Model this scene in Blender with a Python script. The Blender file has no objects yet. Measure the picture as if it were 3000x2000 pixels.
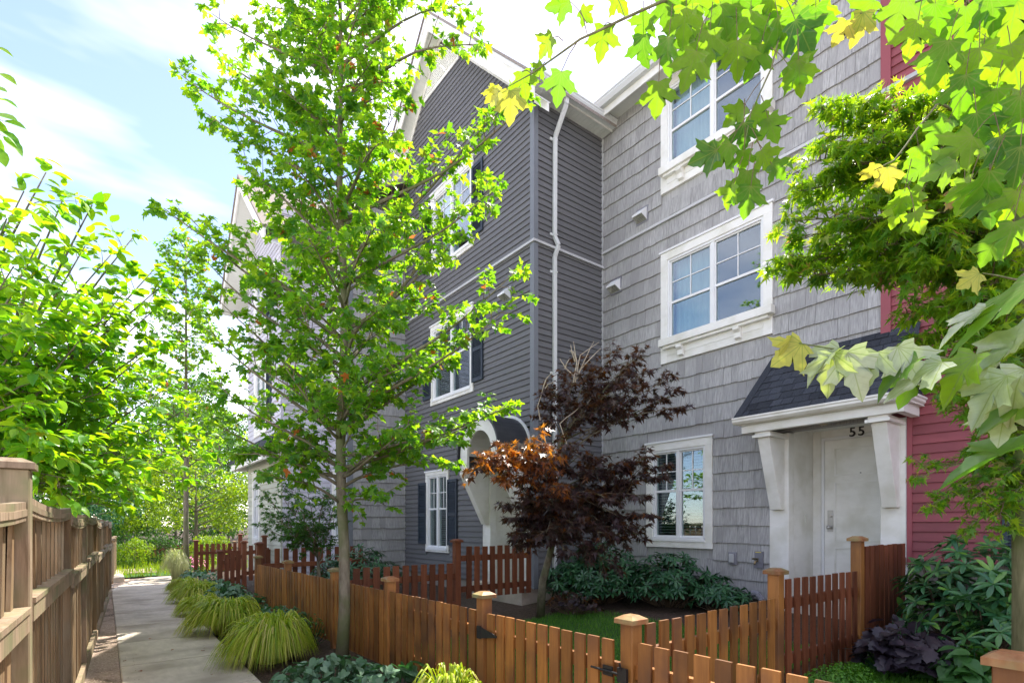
import bpy, math, random
import numpy as np
from mathutils import Vector, Matrix
random.seed(11)
rng = np.random.default_rng(5)
S = bpy.context.scene
COL = S.collection

# ------------------------------------------------------------------ camera, world, sun, exposure
EYE = 1.59
AZ = math.radians(37.2)
SN, CS = math.sin(AZ), math.cos(AZ)
F = 1594.0
cam_d = bpy.data.cameras.new('camera')
cam = bpy.data.objects.new('camera', cam_d); COL.objects.link(cam)
cam.location = (0, 0, EYE); cam.rotation_euler = (math.radians(90), 0, -AZ)
cam_d.sensor_width = 36; cam_d.lens = F / 3000 * 36
cam_d.shift_y = (1535 - 1000) / 3000
cam_d.clip_start = 0.05; cam_d.clip_end = 600
S.camera = cam

SUN_EL, SUN_AZ = 63.0, math.atan2(0.92, 0.39)      # azimuth measured from +Y towards +X
sd = bpy.data.lights.new('sun', 'SUN'); sd.energy = 3.0; sd.angle = math.radians(0.55); sd.color = (1.0, 0.94, 0.84)
so = bpy.data.objects.new('sun', sd); COL.objects.link(so)
sv = Vector((math.sin(SUN_AZ)*math.cos(math.radians(SUN_EL)), math.cos(SUN_AZ)*math.cos(math.radians(SUN_EL)), math.sin(math.radians(SUN_EL))))
so.rotation_euler = sv.to_track_quat('Z', 'Y').to_euler(); so.location = sv*40

SKYO = 0.5
W = bpy.data.worlds.new('World'); S.world = W; W.use_nodes = True
nt = W.node_tree; nt.nodes.clear()
def wn(t): return nt.nodes.new(t)
sky = wn('ShaderNodeTexSky'); sky.sky_type = 'NISHITA'; sky.sun_disc = False
sky.sun_elevation = math.radians(SUN_EL); sky.sun_rotation = SUN_AZ
sky.air_density = 0.75; sky.dust_density = 0.3; sky.ozone_density = 1.0
tc = wn('ShaderNodeTexCoord'); mp = wn('ShaderNodeMapping'); mp.inputs['Scale'].default_value = (1.1, 2.2, 4.5); mp.inputs['Rotation'].default_value = (0.5, 0.3, 0.5); mp.inputs['Location'].default_value = (SKYO, 0, 0)
no = wn('ShaderNodeTexNoise'); no.inputs['Scale'].default_value = 1.2; no.inputs['Detail'].default_value = 5; no.inputs['Roughness'].default_value = .5
rp = wn('ShaderNodeValToRGB'); rp.color_ramp.elements[0].position = .42; rp.color_ramp.elements[1].position = .86
rp.color_ramp.elements[0].color = (.0, .0, .0, 1); rp.color_ramp.elements[1].color = (.9, .9, .9, 1)
hz = wn('ShaderNodeMixRGB'); hz.inputs['Color2'].default_value = (8.2, 8.0, 7.8, 1)
bg = wn('ShaderNodeBackground'); bg.inputs['Strength'].default_value = 0.14
ou = wn('ShaderNodeOutputWorld')
L = nt.links.new
L(tc.outputs['Generated'], mp.inputs['Vector']); L(mp.outputs['Vector'], no.inputs['Vector']); L(no.outputs['Fac'], rp.inputs['Fac'])
L(rp.outputs['Color'], hz.inputs['Fac']); L(sky.outputs['Color'], hz.inputs['Color1']); wb = wn('ShaderNodeMixRGB'); wb.blend_type = 'MULTIPLY'; wb.inputs['Fac'].default_value = 1; wb.inputs['Color2'].default_value = (1.09, .955, .90, 1)
L(hz.outputs['Color'], wb.inputs['Color1']); L(wb.outputs['Color'], bg.inputs['Color']); L(bg.outputs['Background'], ou.inputs['Surface'])
S.view_settings.view_transform = 'Standard'; S.view_settings.look = 'None'
S.view_settings.gamma = 1; S.view_settings.use_curve_mapping = False
S.view_settings.exposure = 1.82
S.render.engine = 'CYCLES'
S.cycles.max_bounces = 10; S.cycles.diffuse_bounces = 5; S.cycles.transmission_bounces = 8; S.cycles.transparent_max_bounces = 12
S.cycles.use_denoising = True
S.cycles.caustics_reflective = False; S.cycles.caustics_refractive = False

# ------------------------------------------------------------------ survey helpers (photo measurements -> metres)
def P(px, py, d):
    r = (px-1500)/F*d
    return Vector((SN*d+CS*r, CS*d-SN*r, EYE-(py-1535)/F*d))
def onX(px, py, X):
    t = (px-1500)/F; return P(px, py, X/(SN+t*CS))
def onY(px, py, Y):
    t = (px-1500)/F; return P(px, py, Y/(CS-t*SN))
def ground_z(x, y=0):
    if x < 1.35: return 0.0
    if x > 7.2: return 0.46
    return 0.46*(x-1.35)/5.85

# ------------------------------------------------------------------ materials
MATS = {}
def ramp2(n, l, fac, c1, c2, p1=.3, p2=.7):
    r = n.new('ShaderNodeValToRGB'); e = r.color_ramp.elements
    e[0].position = p1; e[1].position = p2; e[0].color = (*c1, 1); e[1].color = (*c2, 1)
    l(fac, r.inputs['Fac']); return r.outputs['Color']
def mat(name, c1, c2=None, scale=(4, 4, 4), rough=.7, bump=.15, rand=.12, noise=6, spec=.3, metal=0, p=(.3, .7), c3=None, c3scale=1.3, bdist=.004):
    if name in MATS: return MATS[name]
    m = bpy.data.materials.new(name); m.use_nodes = True; MATS[name] = m
    n = m.node_tree.nodes; l = m.node_tree.links.new; b = n['Principled BSDF']
    c2 = c2 or tuple(v*.8 for v in c1)
    g = n.new('ShaderNodeNewGeometry'); oi = n.new('ShaderNodeObjectInfo')
    ad = n.new('ShaderNodeVectorMath'); ad.operation = 'ADD'
    rv = n.new('ShaderNodeVectorMath'); rv.operation = 'SCALE'; rv.inputs[0].default_value = (7.3, 5.1, 9.7)
    l(oi.outputs['Random'], rv.inputs['Scale']); l(g.outputs['Position'], ad.inputs[0]); l(rv.outputs[0], ad.inputs[1])
    ml = n.new('ShaderNodeVectorMath'); ml.operation = 'MULTIPLY'; ml.inputs[1].default_value = scale
    l(ad.outputs[0], ml.inputs[0])
    ns = n.new('ShaderNodeTexNoise'); ns.inputs['Scale'].default_value = 1; ns.inputs['Detail'].default_value = noise; ns.inputs['Roughness'].default_value = .62
    l(ml.outputs[0], ns.inputs['Vector'])
    col = ramp2(n, l, ns.outputs['Fac'], c1, c2, *p)
    if c3:
        n3 = n.new('ShaderNodeTexNoise'); n3.inputs['Scale'].default_value = c3scale; n3.inputs['Detail'].default_value = 4
        l(ad.outputs[0], n3.inputs['Vector'])
        mr = n.new('ShaderNodeMapRange'); mr.inputs['From Min'].default_value = .45; mr.inputs['From Max'].default_value = .68
        l(n3.outputs['Fac'], mr.inputs['Value'])
        mx = n.new('ShaderNodeMixRGB'); mx.inputs['Color2'].default_value = (*c3, 1)
        l(mr.outputs[0], mx.inputs['Fac']); l(col, mx.inputs['Color1']); col = mx.outputs['Color']
    hs = n.new('ShaderNodeHueSaturation')
    ma = n.new('ShaderNodeMath'); ma.operation = 'MULTIPLY_ADD'; ma.inputs[1].default_value = 2*rand; ma.inputs[2].default_value = 1-rand
    sm = n.new('ShaderNodeMath'); sm.operation = 'ADD'; fr = n.new('ShaderNodeMath'); fr.operation = 'FRACT'
    l(oi.outputs['Random'], sm.inputs[0]); l(g.outputs['Random Per Island'], sm.inputs[1]); l(sm.outputs[0], fr.inputs[0])
    l(fr.outputs[0], ma.inputs[0]); l(ma.outputs[0], hs.inputs['Value']); l(col, hs.inputs['Color'])
    l(hs.outputs['Color'], b.inputs['Base Color'])
    b.inputs['Roughness'].default_value = rough; b.inputs['Specular IOR Level'].default_value = spec; b.inputs['Metallic'].default_value = metal
    if bump:
        bp = n.new('ShaderNodeBump'); bp.inputs['Strength'].default_value = bump; bp.inputs['Distance'].default_value = bdist
        l(ns.outputs['Fac'], bp.inputs['Height']); l(bp.outputs['Normal'], b.inputs['Normal'])
    return m
def leafmat(name, cols, trans, rough=.38, tfac=.45, spec=.45, accent=None, edge=None, veins=False):
    """leaf: several greens by random, waxy reflection, light through the blade"""
    if name in MATS: return MATS[name]
    m = bpy.data.materials.new(name); m.use_nodes = True; MATS[name] = m
    n = m.node_tree.nodes; l = m.node_tree.links.new; b = n['Principled BSDF']; out = n['Material Output']
    g = n.new('ShaderNodeNewGeometry'); oi = n.new('ShaderNodeObjectInfo')
    sm = n.new('ShaderNodeMath'); sm.operation = 'ADD'; fr = n.new('ShaderNodeMath'); fr.operation = 'FRACT'
    l(oi.outputs['Random'], sm.inputs[0]); l(g.outputs['Random Per Island'], sm.inputs[1]); l(sm.outputs[0], fr.inputs[0])
    def ramp(cs, acc):
        r = n.new('ShaderNodeValToRGB'); e = r.color_ramp.elements
        k = len(cs)
        top = .985 if acc else 1.0
        e[0].position = 0; e[0].color = (*cs[0], 1); e[1].position = top*(1 if k > 1 else .5); e[1].color = (*cs[-1], 1)
        for i in range(1, k-1):
            x = e.new(top*i/(k-1)); x.color = (*cs[i], 1)
        if acc:
            x = e.new(.988); x.color = (*acc, 1); x = e.new(1.0); x.color = (*acc, 1)
        l(fr.outputs[0], r.inputs['Fac']); return r.outputs['Color']
    c = ramp(cols, accent[0] if accent else None); t = ramp(trans, accent[1] if accent else None)
    ns = n.new('ShaderNodeTexNoise'); ns.inputs['Scale'].default_value = 60; ns.inputs['Detail'].default_value = 3
    l(g.outputs['Position'], ns.inputs['Vector'])
    mr = n.new('ShaderNodeMapRange'); mr.inputs['To Min'].default_value = .8; mr.inputs['To Max'].default_value = 1.2; l(ns.outputs['Fac'], mr.inputs['Value'])
    hs = n.new('ShaderNodeHueSaturation'); l(mr.outputs[0], hs.inputs['Value']); l(c, hs.inputs['Color']); l(hs.outputs['Color'], b.inputs['Base Color'])
    hs2 = n.new('ShaderNodeHueSaturation'); l(mr.outputs[0], hs2.inputs['Value']); l(t, hs2.inputs['Color'])
    bp = n.new('ShaderNodeBump'); bp.inputs['Strength'].default_value = .25; bp.inputs['Distance'].default_value = .003
    l(ns.outputs['Fac'], bp.inputs['Height']); l(bp.outputs['Normal'], b.inputs['Normal'])
    if veins:
        tcn = n.new('ShaderNodeTexCoord'); sp = n.new('ShaderNodeSeparateXYZ'); l(tcn.outputs['Object'], sp.inputs[0])
        def mth(op, a, b_=None):
            q = n.new('ShaderNodeMath'); q.operation = op
            for i_, v_ in enumerate((a, b_)):
                if v_ is None: continue
                if isinstance(v_, (int, float)): q.inputs[i_].default_value = v_
                else: l(v_, q.inputs[i_])
            return q.outputs[0]
        ax = mth('ABSOLUTE', sp.outputs['X']); an = mth('ARCTAN2', ax, sp.outputs['Y'])
        rr = mth('SQRT', mth('ADD', mth('MULTIPLY', sp.outputs['X'], sp.outputs['X']), mth('MULTIPLY', sp.outputs['Y'], sp.outputs['Y'])))
        dm = None
        for a_ in (0.0, .40, .92, 1.45):
            q = mth('ABSOLUTE', mth('SUBTRACT', an, a_))
            if a_ == .40: q = mth('ADD', q, .015)
            dm = q if dm is None else mth('MINIMUM', dm, q)
        dist = mth('MULTIPLY', dm, rr)
        sv_ = mth('ABSOLUTE', mth('SUBTRACT', mth('FRACT', mth('SUBTRACT', mth('MULTIPLY', sp.outputs['Y'], 7.0), mth('MULTIPLY', ax, 6.0))), .5))
        mask = n.new('ShaderNodeMapRange'); mask.inputs['From Min'].default_value = .006; mask.inputs['From Max'].default_value = .018; mask.inputs['To Min'].default_value = 1; mask.inputs['To Max'].default_value = 0; l(dist, mask.inputs['Value'])
        m2 = n.new('ShaderNodeMapRange'); m2.inputs['From Min'].default_value = .0; m2.inputs['From Max'].default_value = .09; m2.inputs['To Min'].default_value = .35; m2.inputs['To Max'].default_value = 0; l(sv_, m2.inputs['Value'])
        mk = mth('MAXIMUM', mask.outputs[0], m2.outputs[0])
        for h_, c_, tgt_ in ((hs, (.30, .36, .10, 1), b.inputs['Base Color']), (hs2, (.16, .34, .02, 1), None)):
            mm = n.new('ShaderNodeMixRGB'); mm.inputs['Color2'].default_value = c_; l(mth('MULTIPLY', mk, .75), mm.inputs['Fac']); l(h_.outputs['Color'], mm.inputs['Color1'])
            if tgt_ is not None: l(mm.outputs['Color'], tgt_)
            else: tcol = mm.outputs['Color']
    else: tcol = hs2.outputs['Color']
    b.inputs['Roughness'].default_value = rough; b.inputs['Specular IOR Level'].default_value = spec
    tr = n.new('ShaderNodeBsdfTranslucent'); l(tcol, tr.inputs['Color'])
    mx = n.new('ShaderNodeMixShader'); mx.inputs['Fac'].default_value = tfac
    l(b.outputs[0], mx.inputs[1]); l(tr.outputs[0], mx.inputs[2]); l(mx.outputs[0], out.inputs['Surface'])
    return m
def glassmat():
    m = bpy.data.materials.new('window_glass'); m.use_nodes = True
    n = m.node_tree.nodes; l = m.node_tree.links.new; n.remove(n['Principled BSDF']); out = n['Material Output']
    gl = n.new('ShaderNodeBsdfGlossy'); gl.inputs['Roughness'].default_value = .015; gl.inputs['Color'].default_value = (.80, .90, 1, 1)
    tp = n.new('ShaderNodeBsdfTransparent'); tp.inputs['Color'].default_value = (.80, .88, .86, 1)
    lw = n.new('ShaderNodeLayerWeight'); lw.inputs['Blend'].default_value = .45
    mr = n.new('ShaderNodeMapRange'); mr.inputs['To Min'].default_value = .07; mr.inputs['To Max'].default_value = .44
    l(lw.outputs['Facing'], mr.inputs['Value'])
    g = n.new('ShaderNodeNewGeometry'); ns = n.new('ShaderNodeTexNoise'); ns.inputs['Scale'].default_value = 1.1; l(g.outputs['Position'], ns.inputs['Vector'])
    bp = n.new('ShaderNodeBump'); bp.inputs['Strength'].default_value = .12; bp.inputs['Distance'].default_value = .02; l(ns.outputs['Fac'], bp.inputs['Height']); l(bp.outputs['Normal'], gl.inputs['Normal'])
    mx = n.new('ShaderNodeMixShader'); l(mr.outputs[0], mx.inputs['Fac']); l(tp.outputs[0], mx.inputs[1]); l(gl.outputs[0], mx.inputs[2]); l(mx.outputs[0], out.inputs['Surface'])
    return m

M_DARK = mat('charcoal_siding', (.125, .126, .132), (.152, .153, .160), (3, 3, 40), rough=.62, bump=.25, rand=.08)
M_DTRIM = mat('charcoal_trim', (.17, .185, .21), (.19, .205, .23), (3, 3, 3), rough=.55, bump=.05, rand=.03)
M_SHAKE = mat('grey_shake', (.28, .277, .275), (.47, .467, .46), (70, 70, 1.6), rough=.72, bump=.8, rand=.09, noise=5, p=(.36, .66), bdist=.006, c3=(.32, .315, .315), c3scale=.9)
M_RED = mat('red_siding', (.26, .068, .082), (.31, .085, .10), (3, 3, 40), rough=.6, bump=.2, rand=.10, c3=(.22, .065, .075), c3scale=1.5)
M_REDT = mat('red_trim', (.27, .072, .088), (.30, .08, .098), rough=.55, bump=.05)
M_WHITE = mat('white_paint', (.79, .785, .75), (.85, .845, .81), (5, 5, 14), rough=.5, bump=.10, rand=.03, c3=(.68, .67, .60), c3scale=3.0)
M_WSH = mat('white_vinyl', (.76, .77, .78), (.82, .83, .84), rough=.42, bump=.02, rand=.02)
M_SOFF = mat('soffit_white', (.68, .70, .66), (.76, .77, .74), (3, 60, 3), rough=.6, bump=.2, rand=.02)
M_ALUM = mat('gutter_white', (.62, .64, .64), (.68, .70, .70), (2, 2, 2), rough=.4, bump=.02, rand=.03)
M_SHUT = mat('navy_shutter', (.030, .042, .060), (.040, .054, .075), rough=.5, bump=.04)
M_ASPH = mat('porch_shingle', (.022, .026, .034), (.060, .066, .080), (90, 90, 90), rough=.9, bump=.6, rand=.35, noise=3)
M_BROOF = mat('brown_roof_shingle', (.17, .14, .12), (.30, .27, .25), (60, 60, 60), rough=.9, bump=.5, rand=.25, noise=3)
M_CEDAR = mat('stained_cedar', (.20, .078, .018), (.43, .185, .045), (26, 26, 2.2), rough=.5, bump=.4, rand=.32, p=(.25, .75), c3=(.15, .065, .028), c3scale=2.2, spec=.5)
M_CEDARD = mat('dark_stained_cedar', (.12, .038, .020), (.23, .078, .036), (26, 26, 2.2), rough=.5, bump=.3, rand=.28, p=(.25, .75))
M_CAP = mat('cedar_cap', (.22, .09, .035), (.36, .17, .075), (20, 20, 5), rough=.5, bump=.3, rand=.2, c3=(.28, .26, .12), c3scale=6)
M_OLD = mat('weathered_cedar', (.13, .078, .036), (.35, .235, .13), (34, 34, 1.7), rough=.75, bump=.7, rand=.22, p=(.3, .72), c3=(.25, .20, .13), c3scale=2.6)
M_OLDG = mat('weathered_grey_wood', (.19, .135, .085), (.40, .30, .21), (30, 30, 3), rough=.8, bump=.6, rand=.15, c3=(.20, .19, .10), c3scale=4)
M_CONC = mat('path_concrete', (.50, .44, .36), (.62, .55, .46), (16, 5, 16), rough=.85, bump=.25, rand=.05, noise=8, c3=(.36, .31, .25), c3scale=1.7)
M_FOUND = mat('foundation_concrete', (.20, .18, .16), (.30, .28, .25), (6, 6, 6), rough=.9, bump=.3)
M_SOIL = mat('soil', (.045, .030, .020), (.11, .078, .055), (25, 25, 25), rough=.95, bump=.9, rand=0, bdist=.02)
M_STRIP = mat('bark_dust', (.30, .215, .165), (.60, .48, .39), (42, 42, 42), rough=.95, bump=1, rand=0, noise=8, c3=(.13, .10, .07), c3scale=2.3, bdist=.015)
M_LAWN = mat('lawn_turf', (.03, .09, .015), (.07, .16, .03), (30, 30, 30), rough=.9, bump=.6, rand=0)
M_BARK = mat('maple_bark', (.13, .105, .075), (.27, .24, .18), (24, 24, 7), rough=.85, bump=.7, rand=.1, c3=(.12, .14, .06), c3scale=3)
M_BARKM = mat('mossy_bark', (.12, .12, .055), (.26, .24, .13), (40, 40, 6), rough=.85, bump=.7, rand=.1, c3=(.10, .15, .04), c3scale=4)
M_TWIG = mat('twig', (.12, .09, .055), (.18, .13, .08), (30, 30, 30), rough=.7, bump=.1, rand=.1)
M_DEAD = mat('bare_twig', (.42, .36, .28), (.52, .46, .36), (30, 30, 30), rough=.7, bump=.1, rand=.1)
M_BLACK = mat('black_metal', (.012, .012, .013), (.02, .02, .022), rough=.45, bump=.1, spec=.5)
M_STEEL = mat('brushed_steel', (.55, .54, .52), (.62, .61, .6), rough=.28, bump=.02, metal=1)
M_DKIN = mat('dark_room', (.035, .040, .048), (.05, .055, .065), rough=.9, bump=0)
M_CURT = mat('pale_curtain', (.42, .50, .56), (.55, .62, .68), (40, 40, .5), rough=.9, bump=.3)
M_BLIND = mat('blind_slat', (.55, .60, .56), (.62, .66, .62), rough=.6, bump=0)
M_LAV = mat('pale_lavender_siding', (.50, .49, .56), (.56, .55, .62), (3, 3, 30), rough=.6, bump=.1)
M_BEIGE = mat('beige_siding', (.46, .47, .38), (.52, .53, .44), (3, 3, 30), rough=.6, bump=.1)
M_MET = mat('black_canopy_metal', (.018, .021, .026), (.032, .036, .042), (6, 6, 6), rough=.45, bump=.1, spec=.5)
M_GREYP = mat('grey_plastic', (.42, .43, .44), (.50, .51, .52), rough=.5, bump=.02)
M_GREYP2 = mat('painted_flashing', (.46, .47, .48), (.54, .55, .56), rough=.5, bump=.02)
M_SHPL = mat('grey_mount_block', (.21, .21, .24), (.24, .24, .27), rough=.6, bump=.05)
M_YEL = mat('yellow_tag', (.75, .62, .05), (.8, .7, .08), rough=.5, bump=0)
M_BRASS = mat('old_brass', (.28, .22, .12), (.35, .28, .16), rough=.35, metal=1, bump=.05)
M_GLASS = glassmat()
M_FLOWER = mat('pink_petals', (.75, .12, .32), (.8, .3, .45), rough=.6, bump=.1, rand=.2)

G_MAPLE = leafmat('maple_leaf_green', [(.04, .14, .03), (.075, .21, .03), (.13, .28, .03), (.05, .15, .035)], [(.20, .52, .01), (.36, .70, .01), (.55, .80, .02), (.24, .56, .01)], tfac=.55, accent=((.45, .14, .03), (.75, .22, .05)))
G_NEAR = leafmat('near_maple_leaf', [(.04, .13, .03), (.08, .20, .03), (.14, .28, .03), (.05, .14, .05)], [(.20, .50, .01), (.34, .66, .01), (.46, .70, .01), (.12, .34, .01)], tfac=.50, rough=.30, veins=True, accent=((.60, .26, .08), (.85, .40, .06)))
G_PALE = leafmat('pale_gold_leaf', [(.42, .40, .14), (.36, .42, .16), (.50, .34, .14)], [(.80, .62, .05), (.70, .70, .04), (.85, .48, .05)], tfac=.45, rough=.3, veins=True)
G_OVAL = leafmat('dogwood_leaf_green', [(.045, .17, .025), (.09, .25, .03), (.14, .30, .03), (.06, .19, .03)], [(.22, .62, .01), (.42, .80, .01), (.60, .85, .01), (.3, .65, .01)], tfac=.5, accent=((.20, .22, .03), (.6, .6, .02)))
G_JM = leafmat('green_laceleaf', [(.05, .16, .02), (.10, .24, .02), (.20, .34, .03)], [(.26, .55, .01), (.45, .72, .01), (.66, .82, .02)], tfac=.5, accent=((.35, .22, .10), (.7, .45, .1)))
G_JMD = leafmat('dark_green_laceleaf', [(.025, .085, .02), (.04, .12, .02), (.06, .15, .03)], [(.08, .28, .01), (.16, .4, .01)], tfac=.4)
G_RED = leafmat('purple_maple_leaf', [(.026, .016, .020), (.038, .022, .026), (.060, .036, .034), (.026, .024, .020)], [(.14, .06, .02), (.45, .17, .02), (.10, .06, .02)], tfac=.28, rough=.36, accent=((.16, .05, .01), (.75, .32, .01)))
G_FAR = leafmat('far_green_leaf', [(.03, .09, .022), (.05, .13, .028), (.08, .17, .035)], [(.10, .28, .02), (.18, .40, .02)], tfac=.35)
G_YEL = leafmat('yellow_green_leaf', [(.12, .25, .015), (.20, .30, .015), (.09, .20, .015)], [(.35, .6, .01), (.5, .62, .01)], tfac=.4)
G_PINE = leafmat('pine_needles', [(.035, .07, .035), (.06, .10, .05)], [(.06, .14, .04), (.1, .2, .05)], tfac=.2)
G_RHOD = leafmat('rhododendron_leaf', [(.03, .12, .05), (.045, .16, .06), (.08, .21, .06), (.035, .13, .05), (.16, .34, .05)], [(.04, .2, .02), (.07, .28, .02)], tfac=.16, rough=.30, spec=.6, accent=((.14, .30, .03), (.3, .6, .02)))
G_VIB = leafmat('viburnum_leaf', [(.018, .080, .032), (.03, .115, .042), (.05, .15, .05)], [(.03, .18, .02), (.05, .22, .02)], tfac=.14, rough=.33, spec=.55)
G_HOSTA = leafmat('hosta_leaf', [(.045, .14, .035), (.06, .17, .04)], [(.12, .4, .02), (.16, .45, .02)], tfac=.25, rough=.45)
G_BRUN = leafmat('brunnera_leaf', [(.06, .15, .07), (.11, .22, .12), (.20, .32, .21), (.05, .13, .05)], [(.08, .3, .05), (.12, .35, .08)], tfac=.22, rough=.5)
G_HEUP = leafmat('purple_heuchera_leaf', [(.022, .018, .026), (.036, .030, .042), (.018, .014, .02)], [(.1, .03, .05), (.08, .03, .05)], tfac=.12, rough=.4)
G_HAK = leafmat('golden_grass_blade', [(.24, .38, .02), (.46, .54, .04), (.12, .26, .02), (.66, .68, .10), (.50, .42, .18)], [(.5, .7, .01), (.7, .8, .02)], tfac=.35, rough=.45)
G_PALEG = leafmat('pale_grass_blade', [(.35, .38, .18), (.5, .5, .28)], [(.5, .6, .1), (.6, .65, .2)], tfac=.35)
G_TURF = leafmat('turf_blade', [(.05, .17, .015), (.09, .26, .03), (.15, .34, .035)], [(.12, .45, .01), (.25, .6, .01)], tfac=.3, rough=.5)
M_DRY = mat('dry_leaf', (.22, .07, .03), (.35, .13, .05), rough=.7, bump=.1, rand=.2)

# ------------------------------------------------------------------ object helpers
WLOC = {}
def finish(o, parent=None, wloc=None):
    COL.objects.link(o)
    if wloc is not None: WLOC[o.name] = Vector(wloc)
    if parent is not None:
        o.parent = parent
        o.matrix_parent_inverse = Matrix.Translation(-WLOC.get(parent.name, Vector((0, 0, 0))))
    return o
def props(o, label=None, cat=None, group=None, kind=None):
    if label: o['label'] = label
    if cat: o['category'] = cat
    if group: o['group'] = group
    if kind: o['kind'] = kind
    return o
def thing(name, loc, label, cat, group=None, kind=None):
    o = bpy.data.objects.new(name, None); o.location = loc; o.empty_display_size = .1
    finish(o, wloc=loc); props(o, label, cat, group, kind); return o
class MB:
    def __init__(s): s.v = []; s.f = []
    def add(s, vs, fs):
        k = len(s.v); s.v += [tuple(v) for v in vs]; s.f += [tuple(i+k for i in f) for f in fs]
    def box(s, a, b):
        (x0, y0, z0), (x1, y1, z1) = a, b
        x0, x1 = min(x0, x1), max(x0, x1); y0, y1 = min(y0, y1), max(y0, y1); z0, z1 = min(z0, z1), max(z0, z1)
        s.add([(x0,y0,z0),(x1,y0,z0),(x1,y1,z0),(x0,y1,z0),(x0,y0,z1),(x1,y0,z1),(x1,y1,z1),(x0,y1,z1)],
              [(3,2,1,0),(4,5,6,7),(0,1,5,4),(1,2,6,5),(2,3,7,6),(3,0,4,7)])
    def prism(s, poly, vec):
        n = len(poly); vec = Vector(vec); a = [Vector(p) for p in poly]; b = [p+vec for p in a]
        s.add(a+b, [tuple(range(n))[::-1], tuple(range(n, 2*n))]+[(i, (i+1) % n, n+(i+1) % n, n+i) for i in range(n)])
    def bar(s, p, q, w, h, up=(0, 0, 1)):
        p, q = Vector(p), Vector(q); d = (q-p).normalized(); u = Vector(up); r = d.cross(u)
        if r.length < 1e-4: r = d.cross(Vector((1, 0, 0)))
        r.normalize(); u = r.cross(d).normalized()
        c = [(-w/2, -h/2), (w/2, -h/2), (w/2, h/2), (-w/2, h/2)]
        s.add([p+r*a+u*b for a, b in c]+[q+r*a+u*b for a, b in c], [(3,2,1,0),(4,5,6,7),(0,1,5,4),(1,2,6,5),(2,3,7,6),(3,0,4,7)])
    def tube(s, pts, rad, n=6, cap=True):
        pts = [Vector(p) for p in pts]; k = len(s.v); m = len(pts)
        if not hasattr(rad, '__len__'): rad = [rad]*m
        ref = Vector((.31, .17, .93))
        for i, p in enumerate(pts):
            d = (pts[min(i+1, m-1)]-pts[max(i-1, 0)]).normalized()
            a = d.cross(ref)
            if a.length < 1e-3: a = d.cross(Vector((1, 0, 0)))
            a.normalize(); b = d.cross(a)
            for j in range(n):
                t = 2*math.pi*j/n; q = p+a*(math.cos(t)*rad[i])+b*(math.sin(t)*rad[i]); s.v.append((q.x, q.y, q.z))
        for i in range(m-1):
            for j in range(n):
                s.f.append((k+i*n+j, k+i*n+(j+1) % n, k+(i+1)*n+(j+1) % n, k+(i+1)*n+j))
        if cap:
            s.f.append(tuple(k+j for j in range(n))[::-1]); s.f.append(tuple(k+(m-1)*n+j for j in range(n)))
    def disc(s, c, ax, r, th, n=16):
        c = Vector(c); ax = Vector(ax).normalized(); s.tube([c, c+ax*th], r, n)
    def mesh(s, name, smooth=False):
        me = bpy.data.meshes.new(name); me.from_pydata(s.v, [], s.f); me.update()
        if smooth: me.polygons.foreach_set('use_smooth', [True]*len(me.polygons))
        return me
    def build(s, name, m, parent=None, smooth=False, bevel=0, **kw):
        me = s.mesh(name, smooth); me.materials.append(m)
        o = bpy.data.objects.new(name, me)
        if bevel:
            bv = o.modifiers.new('bevel', 'BEVEL'); bv.width = bevel; bv.segments = 1; bv.limit_method = 'ANGLE'
        finish(o, parent, (0, 0, 0)); props(o, **kw); return o
def box(name, a, b, m, parent=None, **kw):
    k = MB(); k.box(a, b); return k.build(name, m, parent, **kw)
def inst(name, me, M, parent, **kw):
    o = bpy.data.objects.new(name, me); o.matrix_basis = M; finish(o, parent, (0, 0, 0)); props(o, **kw); return o

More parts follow.
